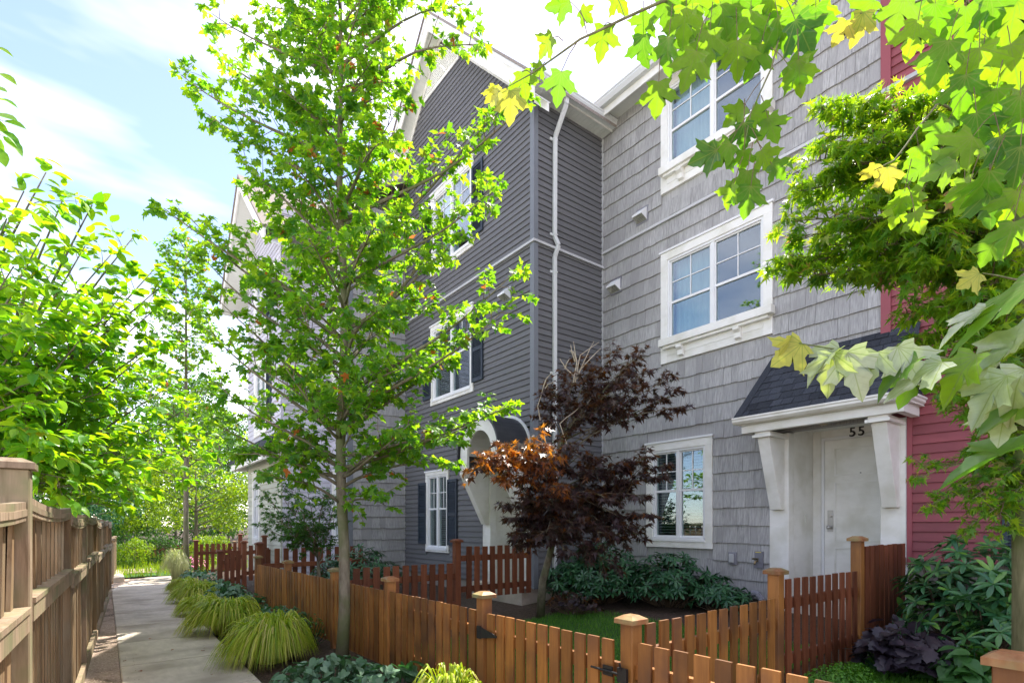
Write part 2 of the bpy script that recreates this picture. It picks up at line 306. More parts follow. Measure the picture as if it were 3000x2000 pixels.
# numpy scatter
def np_mesh(name, V, T, m, smooth=False):
    me = bpy.data.meshes.new(name); V = np.asarray(V, dtype=np.float32); T = np.asarray(T, dtype=np.int32)
    me.vertices.add(len(V)); me.vertices.foreach_set('co', V.ravel())
    me.loops.add(T.size); me.loops.foreach_set('vertex_index', T.ravel())
    me.polygons.add(len(T)); me.polygons.foreach_set('loop_start', np.arange(len(T), dtype=np.int32)*T.shape[1])
    if smooth: me.polygons.foreach_set('use_smooth', np.ones(len(T), dtype=bool))
    me.materials.append(m); me.update(calc_edges=True); return me
def leaf_shape(kind):
    """outline fans with a curved blade; y = towards the tip, z = up side"""
    if kind == 'maple':
        half = [(.20,-.07),(.42,-.04),(.33,.09),(.36,.19),(.55,.27),(.60,.40),(.76,.52),(.54,.52),(.46,.60),(.24,.46),(.30,.64),(.20,.72),(.17,.86)]
        c = (0, .34); tip = (0, 1.06)
    elif kind == 'maple_lo':
        half = [(.22,-.07),(.42,.02),(.34,.18),(.70,.50),(.44,.56),(.24,.46),(.24,.72)]; c = (0, .34); tip = (0, 1.06)
    elif kind == 'lace':
        half = [(.10,.02),(.42,-.16),(.17,.10),(.66,.16),(.20,.22),(.64,.58),(.16,.36)]; c = (0, .18); tip = (0, 1.05)
    elif kind == 'oval':
        half = [(.17,.10),(.30,.35),(.28,.62),(.15,.85)]; c = (0, .5); tip = (0, 1.04)
    elif kind == 'heart':
        half = [(.16,-.12),(.36,-.08),(.46,.16),(.40,.45),(.20,.78)]; c = (0, .3); tip = (0, 1.0)
    elif kind == 'oblong':
        half = [(.07,.08),(.14,.35),(.165,.65),(.10,.90)]; c = (0, .5); tip = (0, 1.03)
    elif kind == 'lobed':
        half = [(.16,-.10),(.40,-.12),(.42,.02),(.60,.14),(.50,.28),(.62,.48),(.42,.52),(.38,.74),(.18,.74)]; c = (0, .3); tip = (0, .92)
    else:
        half = [(.03,.1),(.035,.5)]; c = (0, .4); tip = (0, 1)
    pts = [(0, 0)]+half+[tip]+[(-x, y) for x, y in half[::-1]]
    V = [(c[0], c[1], 0)]
    for x, y in pts: V.append((x, y, .0))
    V = np.array(V, dtype=float)
    V[:, 2] = .30*np.abs(V[:, 0])*(.7)-.22*(V[:, 1]-.1)**2-.10*V[:, 0]**2
    n = len(pts); T = [(0, 1+i, 1+(i+1) % n) for i in range(n)]
    return V, np.array(T)
LEAF = {k: leaf_shape(k) for k in ('maple', 'maple_lo', 'lace', 'oval', 'heart', 'oblong', 'lobed', 'needle')}
def frames(tipd, nrm):
    y = tipd/np.linalg.norm(tipd, axis=1, keepdims=True)
    x = np.cross(y, nrm); x /= np.linalg.norm(x, axis=1, keepdims=True)+1e-9
    z = np.cross(x, y)
    return np.stack([x, y, z], axis=2)
CAMP = np.array([0, 0, EYE])
def foliage(parent, pos, tipd, nrm, size, kind, m, n_single=300, far_kind=None, name='leaf', joined='foliage', curl=.5):
    """the nearest n_single blades are leaf objects sharing one mesh, the rest one joined part"""
    pos = np.asarray(pos); N = len(pos)
    if N == 0: return
    R = frames(np.asarray(tipd), np.asarray(nrm)); size = np.asarray(size)
    dist = np.linalg.norm(pos-CAMP, axis=1)/size
    dvec = pos-CAMP; dep = dvec[:, 0]*SN+dvec[:, 1]*CS; lat = dvec[:, 0]*CS-dvec[:, 1]*SN
    px = 1500+F*lat/np.maximum(dep, .05); py = 1535-F*dvec[:, 2]/np.maximum(dep, .05)
    vis = (dep > .1) & (px > -40) & (px < 3040) & (py > -40) & (py < 2040)
    order = np.argsort(np.where(vis, dist, 1e9))
    k = min(n_single, int(vis.sum())); s_idx = order[:k]; r_idx = order[k:]
    if k:
        V, T = LEAF[kind]; variants = []
        for q in range(4):
            Vq = V.copy(); Vq[:, 2] *= (.5+.6*q); Vq[:, 0] *= 1-.06*q; Vq[:, 2] += (q-1.5)*.08*Vq[:, 0]*Vq[:, 1]
            variants.append(np_mesh(name, Vq, T, m))
        for c, i in enumerate(s_idx):
            M = Matrix([[R[i, a, 0]*size[i], R[i, a, 1]*size[i], R[i, a, 2]*size[i], pos[i, a]] for a in range(3)]+[[0, 0, 0, 1]])
            o = bpy.data.objects.new(name, variants[c % 4]); o.matrix_basis = M; finish(o, parent)
    if len(r_idx):
        V, T = LEAF[far_kind or kind]; n = len(r_idx); Rr = R[r_idx]; sz = size[r_idx][:, None, None]
        cz = rng.uniform(.4, 2.2, n)[:, None]
        Vb = np.repeat(V[None], n, 0); Vb[:, :, 2] *= cz
        Vw = np.einsum('nij,nvj->nvi', Rr, Vb*sz)+pos[r_idx][:, None, :]
        Tt = (T[None]+(np.arange(n)*len(V))[:, None, None]).reshape(-1, 3)
        me = np_mesh(joined, Vw.reshape(-1, 3), Tt, m); o = bpy.data.objects.new(joined, me); finish(o, parent); o['kind'] = 'stuff'
def blades(name, base, tips, width, m, parent=None, arch=.5, segs=4, **kw):
    """arching grass blades as one mesh: base, tips arrays (N,3)"""
    base = np.asarray(base, float); tips = np.asarray(tips, float); N = len(base)
    d = tips-base; h = d.copy(); h[:, 2] = 0; hl = np.linalg.norm(h, axis=1, keepdims=True)+1e-6; hd = h/hl
    side = np.stack([-hd[:, 1], hd[:, 0], np.zeros(N)], 1)
    side = side+rng.normal(0, .35, (N, 3)); side /= np.linalg.norm(side, axis=1, keepdims=True)
    Ls = np.linalg.norm(d, axis=1)
    V = []
    for i in range(segs+1):
        s = i/segs
        p = base+d*s; p = p+np.array([0, 0, 1.])*(arch*Ls*4*(s**.8)*(1-s)*(.75))[:, None]
        w = (width*(1-s**2.2)+.0004)
        w = w[:, None] if hasattr(w, 'shape') and w.ndim else w
        V.append(p-side*w/2); V.append(p+side*w/2)
    V = np.stack(V, 1); K = 2*(segs+1)
    q = []
    for i in range(segs): q.append((2*i, 2*i+1, 2*i+3, 2*i+2))
    T = (np.array(q)[None]+(np.arange(N)*K)[:, None, None]).reshape(-1, 4)
    me = np_mesh(name, V.reshape(-1, 3), T, m); o = bpy.data.objects.new(name, me); finish(o, parent, (0, 0, 0)); props(o, **kw); return o

# ------------------------------------------------------------------ ground, path
def ground():
    xs = np.concatenate([[-300, -80, -30, -12, -6], np.linspace(-4, 1.3, 6), np.linspace(1.4, 7.2, 12), [8, 12, 25, 60, 300]])
    ys = np.concatenate([[-300, -60, -12, -4], np.linspace(-2, 30, 33), [40, 60, 100, 300]])
    V = []
    for x in xs:
        for y in ys:
            z = ground_z(x, y)-.03
            if x < 6 and y > 16: z += .12*math.sin(x*1.1)*min(1, (y-16)/6)*.5
            V.append((x, y, z))
    ny = len(ys); T = [(i*ny+j, (i+1)*ny+j, (i+1)*ny+j+1, i*ny+j+1) for i in range(len(xs)-1) for j in range(ny-1)]
    me = np_mesh('ground', V, T, M_SOIL); o = bpy.data.objects.new('ground', me); finish(o); o['kind'] = 'structure'
ground()
pth = thing('path', (.75, 8, 0), 'pale concrete footpath along the weathered board fence', 'path', kind='structure')
del pth['category']
edges = []   # centre-line edges (left x, right x) at y
def path_lr(y):
    l = .14 + .006*y; r = 1.26 + .004*y
    if y > 15.5: b = (y-15.5)**2*.06; l += b*1.0; r += b*1.15
    return l, r
ysl = [-1.5, .1, 1.55, 3.0, 4.45, 5.9, 7.35, 8.8, 10.25, 11.7, 13.15, 14.6, 16.05, 17.5, 18.95, 20.4]
for a, b in zip(ysl[:-1], ysl[1:]):
    k = MB(); n = 4; top = []; 
    g = .011
    for i in range(n+1):
        y = a+g+(b-a-2*g)*i/n; l, r = path_lr(y); top.append((l, r, y))
    vs = []; fs = []
    for (l, r, y) in top:
        vs += [(l, y, .022), (l+.012, y, .03), (r-.012, y, .03), (r, y, .022), (r, y, -.08), (l, y, -.08)]
    for i in range(n):
        q = i*6
        for j in range(6): fs.append((q+j, q+(j+1) % 6, q+6+(j+1) % 6, q+6+j)[::-1])
    fs.append(tuple(range(6))); fs.append(tuple(range(n*6, n*6+6))[::-1])
    k.add(vs, fs); o = k.build('concrete_slab', M_CONC, pth)
# bark strip between path and fence, chips on it
k = MB()
ys_ = np.linspace(-1, 22, 24); vs = []; fs = []
for y in ys_: vs += [(-.9+.03*y, y, .0), (path_lr(y)[0]-.004, y, .012)]
for i in range(len(ys_)-1): fs.append((2*i, 2*i+1, 2*i+3, 2*i+2))
k.add(vs, fs); k.build('bark_strip', M_STRIP, kind='structure')
k = MB(); k.add([(-40, -30, .01), (-2.6, -30, .01), (-2.6, 40, .01), (-40, 40, .01)], [(0, 1, 2, 3)]); k.build('bounce_ground', mat('pale_bounce', (.62, .59, .53), (.70, .67, .62), rough=.9), kind='structure')  # unseen pale ground added to bounce sunlight onto the shaded facades
def chips(name, n, xr, yr, m, z0, size, zf=None, **kw):
    V = []; T = []
    x = rng.uniform(*xr, n); y = rng.uniform(*yr, n)
    for i in range(n):
        s = size*rng.uniform(.4, 1.3); a = rng.uniform(0, 6.28); ca, sa = math.cos(a)*s, math.sin(a)*s
        z = (zf(x[i], y[i]) if zf else 0)+z0; b = len(V); h = s*.35
        V += [(x[i]-ca, y[i]-sa, z), (x[i]+sa*.4, y[i]-ca*.4, z+h*.4), (x[i]+ca, y[i]+sa, z+h), (x[i]-sa*.4, y[i]+ca*.4, z+h*.8)]
        T.append((b, b+1, b+2, b+3))
    me = np_mesh(name, V, T, m); o = bpy.data.objects.new(name, me); finish(o); props(o, **kw); return o
M_CHIP = mat('bark_chip', (.30, .20, .14), (.62, .49, .40), (60, 60, 60), rough=.9, bump=.2, rand=.35)
M_LITTER = mat('path_litter', (.10, .06, .035), (.28, .19, .12), (60, 60, 60), rough=.95, bump=.2, rand=.4)
M_CHIPD = mat('dark_mulch_chip', (.05, .032, .022), (.13, .085, .055), (60, 60, 60), rough=.95, bump=.2, rand=.4)
chips('bark_chips', 9000, (-.35, .22), (2.5, 18), M_CHIP, .012, .012, kind='stuff', label='reddish bark chips strewn beside the path')
chips('path_litter', 500, (.12, .36), (2.5, 17), M_LITTER, .031, .008, kind='stuff', label='soil crumbs and bits spilled on the left edge of the path')
chips('path_litter', 700, (1.0, 1.30), (2.5, 17), M_LITTER, .031, .008, kind='stuff', label='soil crumbs and bits spilled on the planted edge of the path')
chips('path_litter', 260, (.3, 1.1), (2.5, 17), M_LITTER, .031, .006, kind='stuff', label='specks scattered over the middle of the path')
chips('mulch_chips', 9000, (1.3, 3.0), (.5, 18), M_CHIPD, .0, .018, zf=lambda x, y: ground_z(x)-.02, kind='stuff', label='dark mulch under the border plants')
chips('yard_mulch_chips', 5000, (2.7, 7.2), (2.3, 6.7), M_CHIPD, .0, .018, zf=lambda x, y: ground_z(x)-.02, kind='stuff', label='dark mulch round the purple maple')

# ------------------------------------------------------------------ walls
PLANK_CACHE = {}
def plank_mesh(kind, expo, m):
    key = (kind, expo, m.name)
    if key not in PLANK_CACHE:
        k = MB(); # x = length 0..1, y outwards negative, z up
        if kind == 'lap':
            poly = [(0, 0, -.004), (0, -.026, 0), (0, -.024, expo*.22), (0, -.006, expo+.004), (0, 0, expo+.004)]
        else:
            poly = [(0, 0, -.002), (0, -.034, 0), (0, -.010, expo+.012), (0, 0, expo+.012)]
        k.prism([Vector(p) for p in poly][::-1], (1, 0, 0)); me = k.mesh('siding'); me.materials.append(m)
        PLANK_CACHE[key] = me
    return PLANK_CACHE[key]
def spans(a, b, z, z2, openings):
    segs = [(a, b)]
    for (y0, y1, w0, w1) in openings:
        if z2-.02 <= w0 or z+.02 >= w1: continue
        ns = []
        for s, e in segs:
            if y1 <= s or y0 >= e: ns.append((s, e))
            else:
                if y0 > s: ns.append((s, y0))
                if y1 < e: ns.append((y1, e))
        segs = ns
    return [(s, e) for s, e in segs if e-s > .02]
def facing(axis, c):
    """matrix taking local (x along wall, y out(-) , z up) to the world; axis 'X': wall faces -X, runs along Y; 'Y': faces -Y runs along X"""
    if axis == 'X': return Matrix(((0, 1, 0, c), (1, 0, 0, 0), (0, 0, 1, 0), (0, 0, 0, 1)))
    return Matrix(((1, 0, 0, 0), (0, 1, 0, c), (0, 0, 1, 0), (0, 0, 0, 1)))
def clad(house, axis, c, a, b, z0, z1, openings, kind, expo, m, clip=None, name='siding_board', limit=300, thick=.12, wallname='wall'):
    """backing wall with real openings, and courses fixed to it. clip(z)->(a,b) narrows the wall with height"""
    FM = facing(axis, c)
    k = MB(); zs = sorted(set([z0, z1]+[w for o in openings for w in o[2:] if z0 < w < z1]))
    step = []
    for p, q in zip(zs[:-1], zs[1:]):
        n = max(1, int((q-p)/.25)) if clip else 1
        for i in range(n): step.append((p+(q-p)*i/n, p+(q-p)*(i+1)/n))
    for p, q in step:
        aa, bb = (a, b) if not clip else clip(q)
        aa, bb = max(a, aa), min(b, bb)
        for s, e in spans(aa, bb, p, q, openings):
            v = [FM @ Vector(w) for w in ((s, .004, p), (e, .004, p), (e, .004+thick, p), (s, .004+thick, p), (s, .004, q), (e, .004, q), (e, .004+thick, q), (s, .004+thick, q))]
            k.add(v, [(0,1,2,3),(4,7,6,5),(0,4,5,1),(1,5,6,2),(2,6,7,3),(3,7,4,0)])
    wall = k.build(wallname, m, house)
    z = z0; items = []
    while z < z1-.02:
        aa, bb = (a, b)
        if clip: aa, bb = clip(z+expo*.6); aa, bb = max(a, aa), min(b, bb)
        for s, e in spans(aa, bb, z, z+expo, openings): items.append((s, e, z))
        z += expo
    if kind == 'lap':
        me = plank_mesh('lap', expo, m)
        cut = []
        for s, e, z in items:
            if e-s > 2.6:
                m_ = s+(e-s)*random.uniform(.25, .75); cut += [(s, m_-.0015, z), (m_+.0015, e, z)]
            else: cut.append((s, e, z))
        for s, e, z in cut:
            o = bpy.data.objects.new(name, me)
            o.matrix_basis = FM @ Matrix.Translation((s, 0, z)) @ Matrix.Diagonal((e-s, 1, 1, 1)); finish(o, wall)
    else:
        me = plank_mesh('shake', expo, m); pcs = []
        for s, e, z in items:
            x = s; dz = 0
            while x < e-.001:
                w = random.choice([.10, .13, .16, .19, .22])*random.uniform(.9, 1.1)
                if e-x-w < .06: w = e-x
                w = min(w, e-x)
                dz = random.choice([-.006, -.002, 0, .003, .006])
                pcs.append((x+.0015, x+w-.0015, z+dz, random.uniform(-.002, .003))); x += w
        def key(p):
            w = FM @ Vector(((p[0]+p[1])/2, 0, p[2])); return (w-Vector((0, 0, EYE))).length
        pcs.sort(key=key)
        for p in pcs[:limit]:
            o = bpy.data.objects.new('shingle', me)
            o.matrix_basis = FM @ Matrix.Translation((p[0], p[3], p[2])) @ Matrix.Diagonal((p[1]-p[0], 1, 1, 1)); finish(o, wall)
        if len(pcs) > limit:
            k = MB(); base = [v.co.copy() for v in me.vertices]; fs = [tuple(f.vertices) for f in me.polygons]
            for p in pcs[limit:]:
                k.add([FM @ Vector((p[0]+v.x*(p[1]-p[0]), v.y+p[3], v.z+p[2])) for v in base], fs)
            k.build('shingles', m, wall, kind='stuff')
    return wall
class Fr:
    """wall frame: u along wall, w up, o outwards"""
    def __init__(s, axis, c): s.a = axis; s.c = c
    def p(s, u, o, w): return Vector((s.c-o, u, w)) if s.a == 'X' else Vector((u, s.c-o, w))
    def box(s, k, u0, u1, o0, o1, w0, w1): k.box(tuple(s.p(u0, o0, w0)), tuple(s.p(u1, o1, w1)))
def window(house, fr, u0, u1, w0, w1, cw=.10, sashes=2, curtain=None, blinds=False, sillbox=False, head=True, casing=True, grid=True, rail=.54, label=None):
    """casing (the window object itself) with frame, sashes, muntins, panes, sill, room behind. u0..w1 = outside of casing"""
    k = MB()
    if casing:
        fr.box(k, u0, u0+cw, -.01, .045, w0, w1-cw); fr.box(k, u1-cw, u1, -.01, .045, w0, w1-cw)
        fr.box(k, u0-.0, u1+.0, -.01, .045, w1-cw+.0005, w1)
        fr.box(k, u0+cw, u1-cw, -.01, .043, w0, w0+cw*(1.15 if sillbox else 1.1))
    else:
        fr.box(k, u0, u1, -.01, .02, w1-.02, w1)
    W_ = k.build('window', M_WHITE, house, bevel=.003, **({'label': label} if label else {}))
    if head and casing:
        k = MB(); fr.box(k, u0-.02, u1+.02, -.01, .065, w1+.0005, w1+.030); k.build('head_trim', M_WSH, W_)
    a, b = (u0+cw, u1-cw) if casing else (u0, u1); c, d = (w0+cw*1.12, w1-cw) if casing else (w0, w1-.02)
    k = MB(); f = .035
    fr.box(k, a, a+f, -.06, .03, c, d); fr.box(k, b-f, b, -.06, .03, c, d); fr.box(k, a+f, b-f, -.06, .03, d-f, d); fr.box(k, a+f, b-f, -.06, .034, c, c+f)
    mids = [(a+f)+(b-a-2*f)*i/sashes for i in range(sashes+1)]
    for mu in mids[1:-1]: fr.box(k, mu-.028, mu+.028, -.06, .024, c+f, d-f)
    k.build('window_frame', M_WSH, W_, bevel=.002)
    for i in range(sashes):
        s0 = mids[i]+(.028 if i else 0); s1 = mids[i+1]-(.028 if i < sashes-1 else 0)
        q = MB(); e = .022; rz = c+f+(d-c-2*f)*rail
        fr.box(q, s0, s0+e, -.05, .004, c+f, d-f); fr.box(q, s1-e, s1, -.05, .004, c+f, d-f)
        fr.box(q, s0+e, s1-e, -.05, .004, c+f, c+f+e); fr.box(q, s0+e, s1-e, -.05, .004, d-f-e, d-f)
        if grid: fr.box(q, s0+e, s1-e, -.05, .006, rz-.018, rz+.018)
        q.build('sash', M_WSH, W_)
        if grid:
            q = MB(); mu = (s0+s1)/2; mz = (rz+.018+d-f-e)/2
            fr.box(q, mu-.007, mu+.007, -.030, -.008, rz+.018, d-f-e); fr.box(q, s0+e, mu-.007, -.030, -.008, mz-.007, mz+.007); fr.box(q, mu+.007, s1-e, -.030, -.008, mz-.007, mz+.007)
            q.build('muntin', M_WSH, W_)
            q = MB(); fr.box(q, s0+e, s1-e, -.022, -.018, rz+.018, d-f-e); q.build('pane', M_GLASS, W_)
            q = MB(); fr.box(q, s0+e, s1-e, -.022, -.018, c+f+e, rz-.018); q.build('pane', M_GLASS, W_)
        else:
            q = MB(); fr.box(q, s0+e, s1-e, -.022, -.018, c+f+e, d-f-e); q.build('pane', M_GLASS, W_)
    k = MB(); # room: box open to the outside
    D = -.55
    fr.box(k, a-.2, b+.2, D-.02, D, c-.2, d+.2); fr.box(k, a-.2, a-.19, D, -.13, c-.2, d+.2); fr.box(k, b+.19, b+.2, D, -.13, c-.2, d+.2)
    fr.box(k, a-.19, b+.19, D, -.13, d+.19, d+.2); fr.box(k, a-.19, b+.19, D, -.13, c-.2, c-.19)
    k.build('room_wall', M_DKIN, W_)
    k = MB(); fr.box(k, a-.02, a+.004, -.13, -.06, c-.02, d+.02); fr.box(k, b-.004, b+.02, -.13, -.06, c-.02, d+.02); fr.box(k, a+.004, b-.004, -.13, -.06, c-.02, c+.004); fr.box(k, a+.004, b-.004, -.13, -.06, d-.004, d+.02)
    k.build('reveal', M_WSH, W_)
    if blinds:
        z = c+.05; k = MB()
        lo, hi = blinds if isinstance(blinds, tuple) else (0, 1)
        ua, ub = a+.04+(b-a-.08)*lo, a+.04+(b-a-.08)*hi
        while z < d-.04:
            p0, p1 = fr.p(ua, -.085, z), fr.p(ub, -.085, z); q0, q1 = fr.p(ua, -.110, z+.005), fr.p(ub, -.110, z+.005)
            up = Vector((0, 0, .002)); k.add([p0, p1, q1, q0, p0+up, p1+up, q1+up, q0+up], [(3,2,1,0),(4,5,6,7),(0,1,5,4),(1,2,6,5),(2,3,7,6),(3,0,4,7)]); z += .046
        k.build('blind', M_BLIND, W_)
    if curtain:
        for (lo, hi) in curtain:
            k = MB(); n = 26; ua, ub = a+(b-a)*lo, a+(b-a)*hi; vs = []
            for i in range(n+1):
                u = ua+(ub-ua)*i/n; o = -.16+.018*math.sin(i*1.9)
                vs += [fr.p(u, o, c-.02), fr.p(u, o, d+.02)]
            k.add(vs, [(2*i, 2*i+1, 2*i+3, 2*i+2) for i in range(n)]); k.build('curtain', M_CURT, W_, smooth=True)
    if sillbox:
        k = MB(); fr.box(k, u0-.045, u1-.07+.03, .046, .16, w0+.245, w0+.36); fr.box(k, u0+.02, u1-.09, .046, .12, w0+.205, w0+.2445)
        k.build('sill', M_WHITE, W_, bevel=.004)
        for t in (.26, .78):
            uc = u0+(u1-u0)*t; k = MB()
            prof = [(.046, w0+.205), (.145, w0+.205), (.145, w0+.165), (.10, w0+.13), (.095, w0+.06), (.046, w0+.04)]
            k.prism([fr.p(uc-.045, o, w) for o, w in prof], fr.p(uc+.045, 0, 0)-fr.p(uc-.045, 0, 0)); k.build('sill_bracket', M_WHITE, W_)
        k = MB(); fr.box(k, u0+cw+.001, u1-cw-.001, .040, .05, w0+.11, w0+.245); k.build('apron', M_WHITE, W_)
    else:
        k = MB(); fr.box(k, a-.01, b+.01, .034, .06, c-.035, c-.0005); fr.box(k, a+.012, b-.012, .034, .05, c, c+.03); k.build('sill', M_WSH, W_)
    return W_
def shutter(house, fr, u0, u1, w0, w1):
    k = MB(); e = .045; m1 = w0+(w1-w0)*.44
    fr.box(k, u0, u0+e, .022, .055, w0, w1); fr.box(k, u1-e, u1, .022, .055, w0, w1)
    fr.box(k, u0+e, u1-e, .022, .053, w0, w0+.07); fr.box(k, u0+e, u1-e, .022, .053, w1-.06, w1); fr.box(k, u0+e, u1-e, .022, .053, m1, m1+.07)
    fr.box(k, u0+e, u1-e, .022, .028, w0+.07, w1-.06)
    o = k.build('shutter', M_SHUT, house, bevel=.003)
    k = MB()
    for (p, q) in ((w0+.075, m1-.004), (m1+.074, w1-.066)):
        z = p
        while z < q-.02:
            a0, a1 = fr.p(u0+e, .050, z), fr.p(u1-e, .050, z); b0, b1 = fr.p(u0+e, .030, z+.024), fr.p(u1-e, .030, z+.024); th = Vector((0, 0, .006))
            k.add([a0, a1, b1, b0, a0+th, a1+th, b1+th, b0+th], [(3,2,1,0),(4,5,6,7),(0,1,5,4),(1,2,6,5),(2,3,7,6),(3,0,4,7)]); z += .033
    k.build('louvre', M_SHUT, o)
def vent(house, fr, u, w, s=.20):
    k = MB(); fr.box(k, u-s*.62, u+s*.62, -.005, .032, w-s*.6, w+s*.72); b = k.build('vent_mount', M_SHPL if fr.c > 7 else M_DTRIM, house)
    k = MB(); o1 = .17
    A = [fr.p(u-s/2, .033, w+s*.6), fr.p(u+s/2, .033, w+s*.6), fr.p(u+s/2, o1, w), fr.p(u-s/2, o1, w), fr.p(u-s/2, .033, w-s*.45), fr.p(u+s/2, .033, w-s*.45), fr.p(u+s/2, o1, w-.03), fr.p(u-s/2, o1, w-.03)]
    k.add(A, [(0, 1, 2, 3), (2, 1, 5, 6), (0, 3, 7, 4), (3, 2, 6, 7)]); k.build('vent_hood', M_WSH, b)
    k = MB()
    for i in range(6):
        t = (i+.5)/6; p = A[4].lerp(A[7], t); q = A[5].lerp(A[6], t); k.bar(p, q, .012, .004)
    k.build('vent_grille', M_BEIGE, b)
def gutter(parent, p, q, inward, h=.12, w=.12, m=None, name='gutter'):
    """K-style gutter from p to q (top outer edge); inward = unit vector to the wall"""
    p, q = Vector(p), Vector(q); n = Vector(inward); k = MB()
    prof = [(0, 0), (0, -.02), (.012, -.03), (.012, -.055), (.045, -h), (w, -h), (w, 0), (w-.008, 0), (w-.008, -h+.01), (.05, -h+.01), (.02, -.05), (.02, -.01), (.01, 0)]
    k.prism([p+n*a+Vector((0, 0, b)) for a, b in prof], q-p)
    return k.build(name, m or M_ALUM, parent)

# ---- grey shake house with the number 55 porch
GX = 7.23
grey = thing('grey_house', (GX+3, 4.6, .46), 'grey shake-clad three storey townhouse with the white number 55 door', 'house')
gf = Fr('X', GX)
Zg = lambda z: z+EYE
w_mid = (3.70, 5.52, Zg(2.56), Zg(4.32)); w_up = (3.70, 5.52, Zg(5.28), Zg(7.04)); w_lo = (4.60, 5.81, Zg(-.365), Zg(1.30))
alc = (2.19, 3.74, .5, Zg(1.22))
BANDZ = Zg(4.85)
ops = [w_mid, w_up, w_lo, alc]
clad(grey, 'X', GX, 2.43, 6.79, Zg(-1.03), BANDZ-.02, ops, 'shake', .254, M_SHAKE)
clad(grey, 'X', GX, 2.43, 6.79, BANDZ+.03, Zg(7.12), ops, 'shake', .254, M_SHAKE, limit=60)
k = MB(); gf.box(k, 2.43, 6.80, 0, .05, BANDZ-.022, BANDZ+.018); k.build('band_flashing', M_GREYP2, grey)
k = MB(); gf.box(k, 6.79, 6.83, 0, .035, Zg(-1.03), Zg(7.1)); k.build('corner_channel', M_GREYP, grey)
box('foundation', (GX+.02, 2.2, .2), (GX+.4, 6.83, Zg(-1.035)), M_FOUND, grey)
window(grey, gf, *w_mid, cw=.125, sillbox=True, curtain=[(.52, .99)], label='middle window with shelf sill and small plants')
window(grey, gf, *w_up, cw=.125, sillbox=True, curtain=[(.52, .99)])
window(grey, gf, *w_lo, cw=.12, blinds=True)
vent(grey, gf, 5.905, Zg(5.12)); vent(grey, gf, 6.48, Zg(4.15))
# eave
k = MB(); k.box((6.90, 1.5, Zg(7.08)), (GX+.01, 8.4, Zg(7.10))); k.build('soffit', M_SOFF, grey)
k = MB(); k.box((6.875, 1.5, Zg(6.98)), (6.90, 8.4, Zg(7.19))); k.build('fascia', M_WHITE, grey)
gutter(grey, (6.755, 1.4, Zg(7.22)), (6.755, 8.4, Zg(7.22)), (1, 0, 0))
k = MB(); k.prism([(6.80, 1.4, Zg(7.20)), (11.5, 1.4, Zg(10.0)), (11.5, 1.4, Zg(10.15)), (6.80, 1.4, Zg(7.26))], (0, 7.6, 0)); k.build('roof', M_BROOF, grey)
# body sides so other views do not see through
box('house_body', (GX+.7, 3.9, .3), (13, 6.9, Zg(7.1)), M_DKIN, grey)
# ---- porch
DX = 7.90
k = MB()
k.box((GX-.03, 3.49, .45), (GX+.12, 3.745, Zg(1.2)))
k.build('porch_post', M_WHITE, grey, bevel=.006)
k = MB(); k.box((GX-.03, 2.185, .45), (GX+.12, 2.44, Zg(1.2))); k.build('porch_post', M_WHITE, grey, bevel=.006)
k = MB(); k.box((GX+.121, 3.491, .45), (DX, 3.60, Zg(1.28))); k.box((GX+.121, 2.30, .45), (DX, 2.439, Zg(1.28))); k.box((DX+.07, 2.30, .45), (DX+.15, 3.6, Zg(1.4))); k.build('alcove_wall', M_WHITE, grey)
# door surround
D0, D1, DT = 2.46, 3.35, Zg(1.14)
k = MB(); k.box((DX-.012, D1+.035, .55), (DX+.069, 3.490, Zg(1.275))); k.box((DX-.012, 2.441, DT+.04), (DX+.069, D1+.034, Zg(1.275))); k.build('door_casing', M_WHITE, grey, bevel=.003)
k = MB(); k.box((DX+.005, D1, .55), (DX+.069, D1+.034, DT+.038)); k.box((DX+.005, 2.441, DT), (DX+.069, D1-.001, DT+.038)); k.build('door_frame', M_WSH, grey)
dk = MB(); dk.box((DX+.020, D0, .66), (DX+.065, D1-.002, DT-.004))
door = dk.build('door', M_WHITE, grey, label='white panelled front door')
for (p, q) in ((.10, .62), (.70, 1.5), (1.58, 1.95)):
    k = MB(); y0, y1, z0, z1 = D0+.13, D1-.13, .66+p, .66+q
    k.box((DX+.006, y0, z0), (DX+.0195, y1, z0+.018)); k.box((DX+.006, y0, z1-.018), (DX+.0195, y1, z1)); k.box((DX+.006, y0, z0+.019), (DX+.0195, y0+.018, z1-.019)); k.box((DX+.006, y1-.018, z0+.019), (DX+.0195, y1, z1-.019))
    k.build('panel_moulding', M_WHITE, door)
yk = D1-.075
k = MB(); k.box((DX+.014, yk-.035, Zg(-.10)), (DX+.0195, yk+.035, Zg(.19))); k.build('lock_plate', M_STEEL, door)
k = MB(); k.disc((DX+.013, yk, Zg(.12)), (-1, 0, 0), .026, .018, 18); k.build('deadbolt', M_STEEL, door)
k = MB(); k.tube([(DX+.012, yk, Zg(-.04)), (DX-.01, yk, Zg(-.04)), (DX-.03, yk, Zg(-.04)), (DX-.045, yk, Zg(-.04)), (DX-.055, yk, Zg(-.04))], [.012, .012, .026, .027, .010], 14); k.build('knob', M_STEEL, door, smooth=True)
k = MB(); k.disc((DX+.0195, (D0+D1)/2, Zg(.67)), (-1, 0, 0), .010, .006, 12); k.build('peephole', M_BLACK, door)
k = MB(); k.box((GX+.42, 3.478, Zg(.03)), (GX+.445, 3.490, Zg(.13))); k.build('doorbell', M_WHITE, grey)
